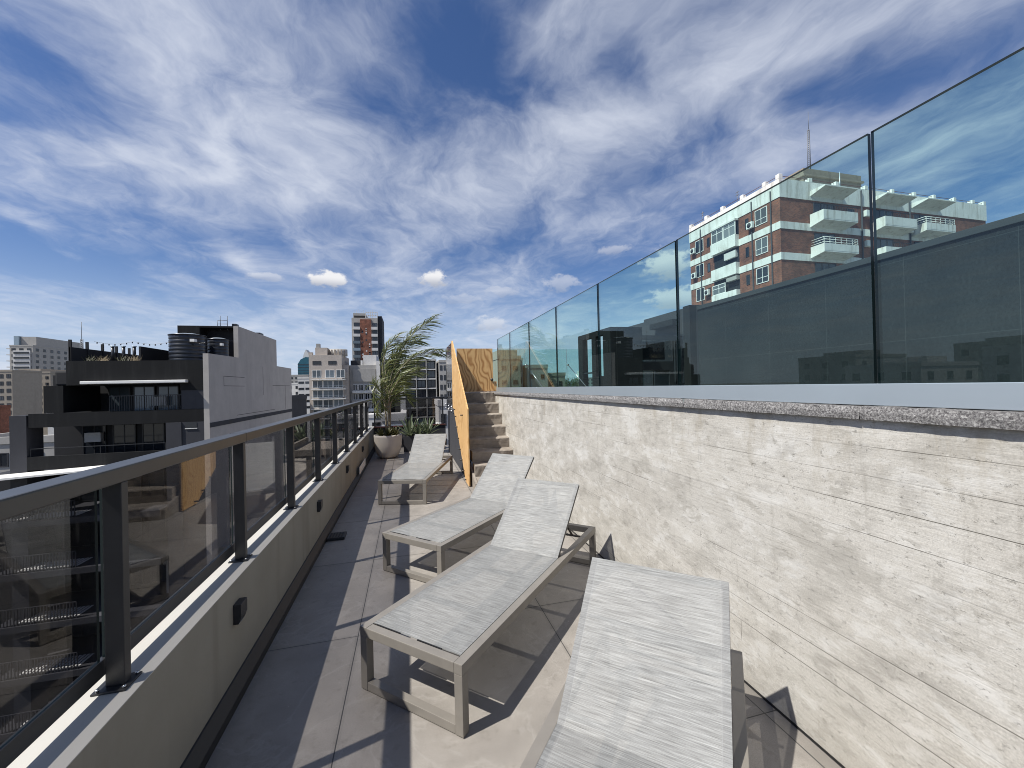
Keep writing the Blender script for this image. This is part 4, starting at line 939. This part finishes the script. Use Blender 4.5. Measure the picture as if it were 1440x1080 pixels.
for i, z in enumerate(FL):
    window(B, 'l', (BX - .002, 41.35, z + .55), 1.35, 1.5, 'white_paint', 'win', .06, 1)
    window(B, 'l', (BX - .002, 32.72, z + .5), 1.4, 1.55, 'white_paint', ('win_light', 'win_light', 'win', 'win')[i], .06, 1, .35)
    for y in (39.4, 33.95): window(B, 'l', (BX - .002, y, z + .75), .42, 1.0, 'charcoal2', 'win', .05, 0)
    # loggia with white front
    MB().box(BX - .50, BX - .002, 34.8, 38.35, z - .66, z + .55).build('loggia_front', M['white_band'], B)
    lo_ = MB().box(BX - .02, BX - .0015, 34.8, 38.35, z + .551, z + 2.2).build('loggia_opening', M['void'], B)
    if i == 0:
        for y in (38.3, 36.55): window(B, 'l', (BX - .35, y, z + .56), 1.7, 1.45, 'white_paint', 'win_light', .08, 1, .7)
        MB().box(BX - .5, BX - .021, 34.8, 38.35, z + 2.05, z + 2.24).build('loggia_roof', M['white_band'], B)
    elif i == 2:
        window(B, 'l', (BX - .35, 38.3, z + .56), 1.9, 1.1, 'white_paint', 'win_light', .08, 1, .6)
        MB().box(BX - .45, BX - .021, 34.8, 36.2, z + 1.6, z + 2.0).build('awning_cassette', M['grey_conc'], B)
    else:
        MB().box(BX - .30, BX - .021, 35.0, 36.6, z + 1.2, z + 1.9).build('hanging_laundry', M['pale'], B)
def balcony(x0, x1, z, railed, solid=.85):
    d_ = MB()
    d_.prism([(BY - 1.35, z), (BY - .055, z - .25), (BY - .055, z + .12), (BY - 1.35, z + .12)], 0, x0, x1)
    d_.box(x0, x1, BY - 1.36, BY - 1.24, z + .121, z + solid); d_.box(x0, x0 + .12, BY - 1.239, BY - .052, z + .121, z + solid); d_.box(x1 - .12, x1, BY - 1.239, BY - .052, z + .121, z + solid)
    p = d_.build('balcony', M['white_band'], B)
    b = MB()
    if railed:
        for zz in (z + solid + .15, z + solid + .38, z + solid + .6):
            b.tube([(x0 + .05, BY - .1, zz), (x0 + .05, BY - 1.3, zz), (x1 - .05, BY - 1.3, zz), (x1 - .05, BY - .1, zz)], .03, 6)
        for k in range(7): b.box(x0 + .03 + (x1 - x0 - .1) * k / 6, x0 + .07 + (x1 - x0 - .1) * k / 6, BY - 1.32, BY - 1.28, z + solid + .001, z + solid + .6)
        b.build('balcony_railing', M['white_paint'], p)
    else:
        rail_mb(b, x0, x1, BY - 1.3, z + solid + .001, z + solid + .5, .3, .012); b.build('balcony_railing', M['charcoal2'], p)
COLS = [(37.3, 41.5), (45.0, 49.3), (50.6, 54.8)]
for ci, (x0, x1) in enumerate(COLS):
    c_ = MB(); c_.prism([(BY - 1.5, 19.42), (BY - .062, 19.05), (BY - .062, 19.55), (BY - 1.5, 19.52)], 0, x0 + .1, x1 - .1); c_.build('canopy', M['white_band'], B)
    for i, z in enumerate(FL):
        balcony(x0, x1, z - .10 - (.05 if i else 0), (ci, i) in ((0, 1), (2, 0)), .78 if (ci, i) in ((0, 1), (2, 0)) else .95)
        window(B, 'f', (x0 + .5, BY - .002, z + .15), 2.6, 1.95, 'charcoal2', 'win', .08, 2)
for z in FL:
    window(B, 'f', (42.0, BY - .002, z + .75), .9, 1.1, 'charcoal2', 'win', .06, 0)
    window(B, 'f', (55.6, BY - .002, z + .5), 1.5, 1.5, 'charcoal2', 'win', .06, 1)
b = MB(); b.box(42.9, 51.4, 35.0, 37.3, 20.2, 25.1); b.box(42.7, 51.6, 34.8, 37.5, 24.2, 24.4); b.build('roof_block', M['old_conc'], B)
for i, (y, z) in enumerate(((42.0, 17.1), (41.9, 14.1), (39.8, 11.6), (33.6, 16.9))):
    ac = MB().box(BX - .42, BX - .13, y - .85, y - .15, z, z + .62).build('air_conditioner', M['white_paint'], B, .02)
    MB().tube([(BX - .44, y - .5, z + .31), (BX - .421, y - .5, z + .31)], .24, 14).build('fan_grille', M['charcoal2'], ac)
for x, z in ((44.4, 17.6), (44.4, 14.6), (50.0, 16.4)):
    MB().box(x - .4, x + .4, BY - .42, BY - .13, z, z + .6).build('air_conditioner', M['white_paint'], B, .02)
def mast(name, x, y, z0, z1, s_, lab, m_='mast_metal', arms=0):
    b = MB()
    for k in range(3):
        a = 2 * PI * k / 3; b.tube([(x + s_ * math.cos(a), y + s_ * math.sin(a), z0), (x + s_ * .6 * math.cos(a), y + s_ * .6 * math.sin(a), z0 + (z1 - z0) * .72)], s_ * .16, 5)
    n = 22
    for i in range(n):
        za = z0 + (z1 - z0) * .72 * i / n; zb = z0 + (z1 - z0) * .72 * (i + 1) / n
        for k in range(3):
            a = 2 * PI * k / 3; c = 2 * PI * (k + 1) / 3; f1 = 1 - .4 * i / n; f2 = 1 - .4 * (i + 1) / n
            b.tube([(x + s_ * f1 * math.cos(a), y + s_ * f1 * math.sin(a), za), (x + s_ * f2 * math.cos(c), y + s_ * f2 * math.sin(c), zb)], s_ * .09, 4)
    b.tube([(x, y, z0 + (z1 - z0) * .70), (x, y, z1)], s_ * .14, 5)
    for k in range(arms): b.box(x - s_ * 2.2, x + s_ * 2.2, y - .05, y + .05, z1 - s_ * 2 * (k + 1), z1 - s_ * 2 * (k + 1) + s_ * .5)
    return tag(b.build(name, M[m_]), lab, 'antenna')
mast('antenna_mast', 45.3, 36.2, 25.1, 32.5, .19, 'tall thin lattice antenna mast on the roof of the red brick block')
tag(MB().tube([(43.2, 31.4, 20.0), (43.2, 31.4, 22.8)], .045, 6).build('antenna_pole', M['alu']), 'short white pole aerial at the front of the brick block roof', 'antenna')
for i, (y, l) in enumerate(((40.6, 'thin dark aerial on the left roof edge of the brick block, farther from the corner'), (35.4, 'thin dark aerial on the left roof edge of the brick block, nearer the corner'))):
    b = MB(); b.tube([(BX + .5, y, 20.0), (BX + .5, y, 21.9)], .03, 5)
    for z in (21.4, 21.7): b.box(BX + .45, BX + .55, y - .2, y + .2, z, z + .03)
    tag(b.build('roof_aerial', M['mast_metal']), l, 'antenna')

# ---------------- generic city parts
def grid(root, face, y, xs, zs, w_, h_, fm, gm_, ft=.1, mull=1, tr=0.0):
    for z in zs:
        for x in xs: window(root, face, (x, y, z) if face == 'f' else (y, x, z), w_, h_, fm, gm_, ft, mull, tr)
def fr_range(a, b, n): return [a + (b - a) * i / (n - 1) for i in range(n)] if n > 1 else [a]

# beige balcony block (centre)
C = thing('beige_apartment_building', 'beige apartment block with glazed balconies and a curved rooftop penthouse', 'building', (-21, 124, HW))
MB().box(-25.8, -17.6, 118, 132, HW, 11.25).build('wall', M['beige'], C)
MB().box(-17.598, -16.2, 119, 132, HW, 8.6).build('side_wall', M['beige'], C)
MB().box(-24.4, -21.4, 119, 127, 11.252, 13.3).build('penthouse', M['beige'], C)
MB().tube([(-19.2, 122.6, 11.252), (-19.2, 122.6, 13.1)], 2.5, 26).build('curved_penthouse', M['warm_grey'], C)
b = MB()
for k in range(7):
    a = R(200 + k * 20); b.box(-19.2 + 2.52 * math.cos(a) - .18, -19.2 + 2.52 * math.cos(a) + .18, 122.6 + 2.52 * math.sin(a) - .1, 122.6 + 2.52 * math.sin(a) + .1, 11.3, 12.9)
b.build('penthouse_fins', M['tan'], C)
MB().box(-24.2, -23.3, 119.2, 120.5, 13.302, 14.4).build('chimney', M['grey_conc'], C)
MB().box(-25.9, -25.0, 118.2, 119.5, 11.252, 12.0).build('corner_upstand', M['beige'], C)
grid(C, 'f', 117.99, (-24.9, -21.0), (8.6,), 2.1, 1.0, 'charcoal2', 'win', .1, 1)
grid(C, 'f', 117.99, (-25.1, -21.8, -18.2 - .9), (5.0,), 2.3, 2.2, 'white_paint', 'win_blue', .12, 1)
for k in range(9):
    z = 1.95 - 2.62 * k
    grid(C, 'f', 117.98, (-25.0, -22.4, -19.8), (z + .35,), 2.45, 2.05, 'white_paint', 'win_blue', .1, 1)
    s_ = MB().box(-25.2, -16.6, 116.7, 117.97, z + 2.5, z + 2.68).build('balcony_slab', M['white_band'], C)
    b = MB(); rail_mb(b, -25.1, -16.7, 116.75, z + 2.681, z + 3.55, 2.1, .03); b.box(-25.1, -16.7, 116.72, 116.74, z + 3.05, z + 3.1); b.build('balcony_railing', M['alu'], s_)

# concrete block with white frame beside it
C2 = thing('concrete_apartment_building', 'grey concrete apartment block with a blank upper band and white side wall', 'building', (-12, 128, HW))
MB().box(-16.1, -8.9, 122, 136, HW, 8.6).build('wall', M['grey_conc'], C2)
MB().box(-8.898, -7.9, 121.4, 136, HW, 9.8).build('side_wall', M['pale'], C2)
MB().box(-15.3, -9.2, 121.7, 121.99, 3.9, 7.5).build('upper_band', M['grey_conc'], C2)
MB().box(-16.1, -11.8, 124, 134, 8.602, 10.1).build('roof_room', M['charcoal2'], C2)
MB().box(-12.6, -9.0, 123.5, 134, 8.602, 11.6).build('roof_room', M['pale'], C2)
MB().box(-13.2, -12.7, 122.3, 122.9, 8.602, 10.0).build('roof_post', M['white_band'], C2)
for k in range(8):
    z = 1.4 - 2.65 * k
    grid(C2, 'f', 121.98, (-15.4, -13.9, -12.2, -10.6), (z,), 1.35, 1.75, 'white_paint', 'win', .1, 1)
    b = MB().box(-15.5, -9.1, 121.0, 121.97, z - .75, z - .1).build('balcony_front', M['warm_grey'] if k % 2 else M['white_band'], C2)

# brick core tower
BT = thing('brick_core_tower', 'tall slim apartment tower with a red brick strip down its front', 'tower', (-16, 178, HW))
MB().box(-21.4, -11.6, 170, 186, HW, 30.2).build('wall', M['warm_grey'], BT)
MB().box(-11.598, -10.0, 171, 186, HW, 31.2).build('side_wall', M['charcoal2'], BT)
MB().box(-18.2, -14.0, 169.4, 169.99, HW, 29.6).build('brick_strip', M['brick'], BT)
MB().box(-20.9, -16.2, 171, 184, 30.202, 32.2).build('roof_room', M['grey_conc'], BT)
MB().box(-20.5, -16.4, 170.8, 170.99, 30.3, 31.2).build('roof_opening', M['void'], BT)
b = MB()
for x in fr_range(-16.1, -11.7, 6): b.box(x - .12, x + .12, 170.4, 170.7, 30.202, 32.6)
for z in (31.2, 32.4): b.box(-16.1, -11.7, 170.45, 170.65, z, z + .2)
for x in fr_range(-20.6, -11.8, 11): b.box(x - .05, x + .05, 172, 172.1, 32.0, 33.2 + random.uniform(0, .9))
b.build('roof_frame', M['pale'], BT)
for k in range(14):
    z = 26.6 - 2.8 * k
    window(BT, 'f', (-20.6, 169.99, z), 2.2, 1.7, 'charcoal2', 'win', .1, 1); window(BT, 'f', (-13.6, 169.99, z), 1.8, 1.6, 'charcoal2', 'win', .1, 1)
    MB().box(-20.9, -18.21, 169.1, 169.98, z - 1.15, z - .05).build('balcony_front', M['win_blue'] if k > 1 else M['pale'], BT)
    MB().box(-13.99, -11.62, 169.1, 169.98, z - 1.15, z - .05).build('balcony_front', M['pale'], BT)
rr = random.Random(3)
for k in range(30):
    z = rr.uniform(6, 27); x = rr.choice((-17.6, -16.2, -15.0)); MB().box(x, x + .5, 169.37, 169.39, z, z + .6).build('window', M['pale'] if k % 3 else M['win'], BT)

# teal tower far away
T = thing('teal_glass_tower', 'distant teal glass tower with a white pointed sail on top', 'tower', (-111, 490, HW))
MB().prism([(-116, HW), (-105, HW), (-105, 38), (-108, 38.5), (-113, 36), (-116, 31)], 1, 480, 500).build('curtain_wall', M['teal_glass'], T)
MB().prism([(-111.8, 37.2), (-105.4, 38.6), (-105.6, 42), (-108.4, 47), (-110.5, 42)], 1, 483, 497).build('sail', M['pale'], T)
b = MB()
for k in range(17): b.box(-116.1, -104.9, 479.8, 479.98, 30 - 3 * k, 30.5 - 3 * k)
b.build('floor_lines', M['charcoal2'], T)

# striped grey block (centre right, behind palm and agaves)
S = thing('gridded_apartment_building', 'apartment block with a pale concrete grid of dark glazed balconies behind the palm', 'building', (1.5, 128, HW))
MB().box(-6.5, 7.8, 121, 136, HW, 10.2).build('wall', M['charcoal2'], S)
MB().box(-2.4, -1.0, 119.3, 120.99, HW, 9.9).build('pale_pier', M['pale'], S)
for x in (-6.6, 2.0, 4.9, 7.7): MB().box(x, x + .28, 119.6, 120.99, HW, 10.0).build('mullion', M['grey_conc'], S)
for k in range(12):
    z = 10.0 - 2.77 * k
    MB().box(-6.319, -2.401, 119.75, 120.98, z - .35, z).build('floor_slab', M['charcoal'], S)
    for x0, x1 in ((-.999, 1.999), (2.281, 4.899), (5.181, 7.699)):
        MB().box(x0, x1, 119.75, 120.98, z - .35, z).build('floor_slab', M['pale' if k < 4 else 'grey_conc'], S)
        if k < 9: window(S, 'f', (x0 + .15, 120.97, z - 2.6), x1 - x0 - .3, 2.1, 'charcoal2', ('win', 'win_blue', 'win_light', 'win')[(k * 3 + int(x0 + 1)) % 4], .1, 1)
    if k < 9:
        for x in (-6.2, -4.3): window(S, 'f', (x, 120.97, z - 2.5), 1.7, 1.9, 'charcoal2', 'win', .1, 1)

def block(label, x0, x1, y0, y1, z1, mat, gm_='win', fx=None, storey=2.9, rows=4, cat='building', group=None, roof=None, ww=1.3, wh=1.4, side=None, fm='charcoal2', name='apartment_building'):
    """a plain city block: wall, parapet, roof room and a grid of windows near its top"""
    t = thing(name, label, cat, ((x0 + x1) / 2, (y0 + y1) / 2, HW), group)
    MB().box(x0, x1, y0, y1, HW, z1).build('wall', M[mat], t)
    b = MB(); p = .3
    b.box(x0 - .1, x1 + .1, y0 - .1, y0 + p, z1 + .001, z1 + .7); b.box(x0 - .1, x0 + p, y0 + p + .001, y1, z1 + .001, z1 + .7); b.box(x1 - p, x1 + .1, y0 + p + .001, y1, z1 + .001, z1 + .7)
    b.build('roof_parapet', M[mat], t)
    if roof:
        for rx0, rx1, rh in roof: MB().box(rx0, rx1, y0 + 2, y1 - 2, z1 + .002, z1 + rh).build('roof_room', M[mat], t)
    n = fx or max(2, int((x1 - x0) / 3.0))
    step = (x1 - x0) / n
    for k in range(rows):
        for i in range(n): window(t, 'f', (x0 + step * (i + .5) - ww / 2, y0 - .01, z1 - 2.3 - storey * k), ww, wh, fm, gm_, .1, 1)
    if side:
        X = x1 if side == 'r' else x0; m_ = max(2, int((y1 - y0) / 4))
        for k in range(rows):
            for i in range(m_):
                y = y0 + (y1 - y0) * (i + .5) / m_
                window(t, side, (X + (.01 if side == 'r' else -.01), y + (-.65 if side == 'r' else .65), z1 - 2.3 - storey * k), ww, wh, fm, gm_, .1, 1)
    return t
# low striped block, pale bits between D and the centre
block('low pale block with dark strip windows below the teal glass tower', -48.5, -42.8, 200, 214, 7.2, 'pale', 'win', 2, 2.8, 5, ww=2.3, wh=1.0)
block('narrow white slab far off between the mauve side wall and the teal tower', -57, -51, 215, 225, 5.0, 'pale', 'win', 2, 2.8, 4)
block('small ochre house roof low between the mauve wall and the beige block', -30.2, -26.6, 112, 118, -1.2, 'tan', 'win', 2, 2.8, 3)
block('dark slate annex at the far end of the mauve side wall', -18.2, -17.1, 66, 76, 0.3, 'charcoal2', 'win', 2, 2.9, 1, ww=.3)
# right of the gridded block
block('slim pale grey tower block just left of the plywood stair guard', 8.6, 10.8, 118, 130, 9.0, 'warm_grey', 'win', 2, 2.8, 5, ww=.7)
block('distant white block between the gridded block and the stairs', 9.5, 12.5, 205, 215, 13.4, 'pale', 'win', 2, 2.8, 4, ww=.8)
block('low white roofed house beyond the end railing right of the agaves', 3.2, 5.4, 46, 52, -0.4, 'pale', 'win', 2, 2.8, 2, ww=.6)
block('low grey house beyond the end railing behind the planter', -2.5, -0.4, 40, 46, -1.4, 'pale', 'win', 2, 2.8, 2, ww=.6)
# far left towers
L1 = block('tall grey tower with white framed strip windows on the far left skyline', -187.5, -178.5, 250, 284, 26.6, 'warm_grey', 'win', 3, 2.9, 7, roof=((-184.5, -178.6, 5.0),), side='r', ww=1.6)
MB().box(-186.6, -184.7, 251, 262, 26.602, 31.8).build('glass_penthouse', M['win_blue'], L1)
MB().box(-186.0, -179.4, 249.5, 249.98, 14.5, 24.6).build('white_panel', M['pale'], L1)
b = MB()
for k in range(4): b.box(-185.6, -179.8, 249.3, 249.49, 23.0 - 2.4 * k, 23.9 - 2.4 * k)
b.build('strip_window', M['win'], L1)
for k in range(6): MB().box(-189.2, -187.501, 250.5, 254, 25.4 - 3 * k, 25.8 - 3 * k).build('balcony_slab', M['pale'], L1)
L2 = block('lower tan apartment block in front of the tall grey tower on the far left', -150.5, -137.5, 200, 232, 11.0, 'tan', 'win', 6, 2.5, 7, roof=((-149, -142, 1.9),), side='r', ww=1.0, wh=1.1)
block('tan block cut by the left edge of the picture', -141.5, -137.4, 184, 196, 11.0, 'tan', 'win', 2, 2.6, 6, ww=1.2)
block('brown brick house low at the left edge of the picture', -92, -84.0, 104, 112, -0.6, 'brick', 'win', 2, 2.8, 3)
block('white flat roofed house low between the tan block and the charcoal building', -61, -50, 88, 98, -1.4, 'pale', 'win', 4, 2.8, 2, roof=((-53.5, -50.6, 2.2),))
block('grey flat roofed house below the charcoal building at the left edge', -44, -33, 52, 62, -3.0, 'warm_grey', 'win', 4, 2.8, 3)
mast('antenna_mast', -165.4, 260, 8, 40.5, .9, 'distant thin lattice mast rising behind the charcoal roof', 'mast_metal', 0)
# far right, through the glass
G1 = block('beige concrete block with a stepped roof behind the left end of the clear glass', 17.7, 22.4, 80, 90, 7.2, 'tan', 'win', 2, 2.9, 3, roof=((18.2, 22.3, 2.0),), ww=1.0, wh=.9)
block('pale green white narrow block beside the beige one, seen through the glass', 22.5, 24.0, 84, 92, 7.0, 'pale', 'win_light', 1, 2.6, 4, ww=.9)
block('plain grey rendered block in the middle of the glass balustrade view', 24.3, 29.0, 82, 92, 5.4, 'warm_grey', 'win', 2, 2.9, 2, ww=.8, wh=.9)
block('beige house with a dark roof edge left of the black pavilion', 29.3, 33.8, 84, 94, 3.7, 'tan', 'win', 2, 2.9, 2, ww=.8, wh=1.1)
block('tiny white tower on the skyline just left of the black pavilion', 117, 120, 262, 268, 10.5, 'pale', 'win', 1, 2.9, 5, ww=1.2)

# distant skyline seen between and through the other buildings
rs_ = random.Random(99)
SK = [(-95, 330, 16, 'pale'), (-72, 300, 12, 'warm_grey'), (-58, 360, 15, 'tan'), (-30, 300, 9, 'pale'), (-6, 260, 7, 'warm_grey'), (24, 240, 10, 'pale'), (44, 230, 6, 'tan'), (60, 280, 5, 'warm_grey'), (90, 330, 7, 'tan'), (128, 360, 6, 'pale'), (160, 330, 7, 'warm_grey')]
SL = ['pale far block left of the teal tower', 'grey far block behind the mauve side wall', 'tan far block behind the teal tower', 'pale far block behind the concrete block', 'grey far block behind the gridded block',
      'pale far block behind the plywood board', 'tan far block glimpsed above the stairs through glass', 'grey far block low behind the glass balustrade', 'tan far block behind the beige dark roofed house', 'pale far block low on the skyline near the pavilion', 'grey far block seen through the pavilion openings']
for (x, y, h, m_), l in zip(SK, SL):
    wd = rs_.uniform(10, 18); block(l, x - wd / 2, x + wd / 2, y, y + 14, h, m_, 'win', 4, 2.9, 3, ww=1.6)
# mid-rise roofs below the terrace level
MR = [(-9, 30, 12, 16, -9, 'warm_grey', 'grey flat roof low behind the smoked railing glass, nearest the terrace'), (-9, 52, 12, 14, -6, 'tan', 'tan flat roofed block below the handrail, in front of the beige block'),
      (-8, 84, 13, 16, -4, 'pale', 'pale flat roofed block below the handrail, before the concrete block'), (14, 60, 14, 14, -2, 'warm_grey', 'grey flat roofed block hidden behind the staircase')]
for x, y, wx, wy, h, m_, l in MR: block(l, x - wx / 2, x + wx / 2, y, y + wy, h, m_, 'win', 4, 2.9, 5, ww=1.6)
# west side of the city, mirrored in the clear glass
WS = [(-82, 14, 14, 12, 3.8), (-94, 30, 16, 14, 5.5), (-86, 48, 14, 12, 3.4), (-120, 2, 18, 14, 7.0), (-78, -10, 12, 12, 3.6), (-130, 50, 18, 16, 8.5), (-104, 70, 16, 14, 6.5), (-150, 24, 20, 18, 10.0)]
for x, y, wx, wy, h in WS:
    block('city block mirrored as a dim outline in the clear glass balustrade', x - wx / 2, x + wx / 2, y, y + wy, h, rs_.choice(['tan', 'warm_grey', 'pale']), 'win', 3, 2.9, 3, 'building', 'city blocks mirrored in the glass', ((x - 3, x + 2, 1.8),), side='r')

# trees on the skyline through the glass
def tree(x, y, h, r, lab, seed):
    rr = random.Random(seed); t = thing('tree', lab, 'tree', (x, y, HW), 'trees on the skyline behind the glass')
    tb = MB(); tb.tube([(x, y, HW), (x + .3, y, h - r * 1.5), (x, y, h - r * .4)], [1.0, .7, .25], 8)
    for k in range(6):
        a = k * 1.05; tb.tube([(x, y, h - r * 1.6), (x + math.cos(a) * r * .6, y + math.sin(a) * r * .6, h - r * rr.uniform(.5, .9))], [.4, .12], 6)
    tb.build('trunk', M['bark'], t)
    c_ = MB()
    cl = [(Vector((x + rr.uniform(-.7, .7) * r, y + rr.uniform(-.7, .7) * r, h - r * rr.uniform(.2, 1.2))), rr.uniform(.22, .42) * r) for _ in range(18)]
    for k in range(2600):
        cc, cr_ = rr.choice(cl); d = Vector((rr.gauss(0, 1), rr.gauss(0, 1), rr.gauss(0, .8))).normalized() * cr_ * rr.uniform(.55, 1.08)
        p = cc + d; s_ = r * rr.uniform(.03, .06); a = Vector((rr.uniform(-1, 1), rr.uniform(-1, 1), rr.uniform(-1, 1))).normalized() * s_; b_ = a.orthogonal().normalized() * s_ * .6
        c_.add([p - a, p + b_, p + a, p - b_], [(0, 1, 2, 3)])
    c_.build('crown', M['tree_leaf'], t, 0, 2, False)
tree(52, 128, 3.6, 5.0, 'dark tree crown left of the black pavilion, beside the dark roofed house', 1)
tree(60, 140, 4.4, 5.5, 'dark tree crown touching the left edge of the black pavilion', 2)
tree(46, 120, 2.6, 4.5, 'lowest dark tree crown right behind the dark roofed house', 3)
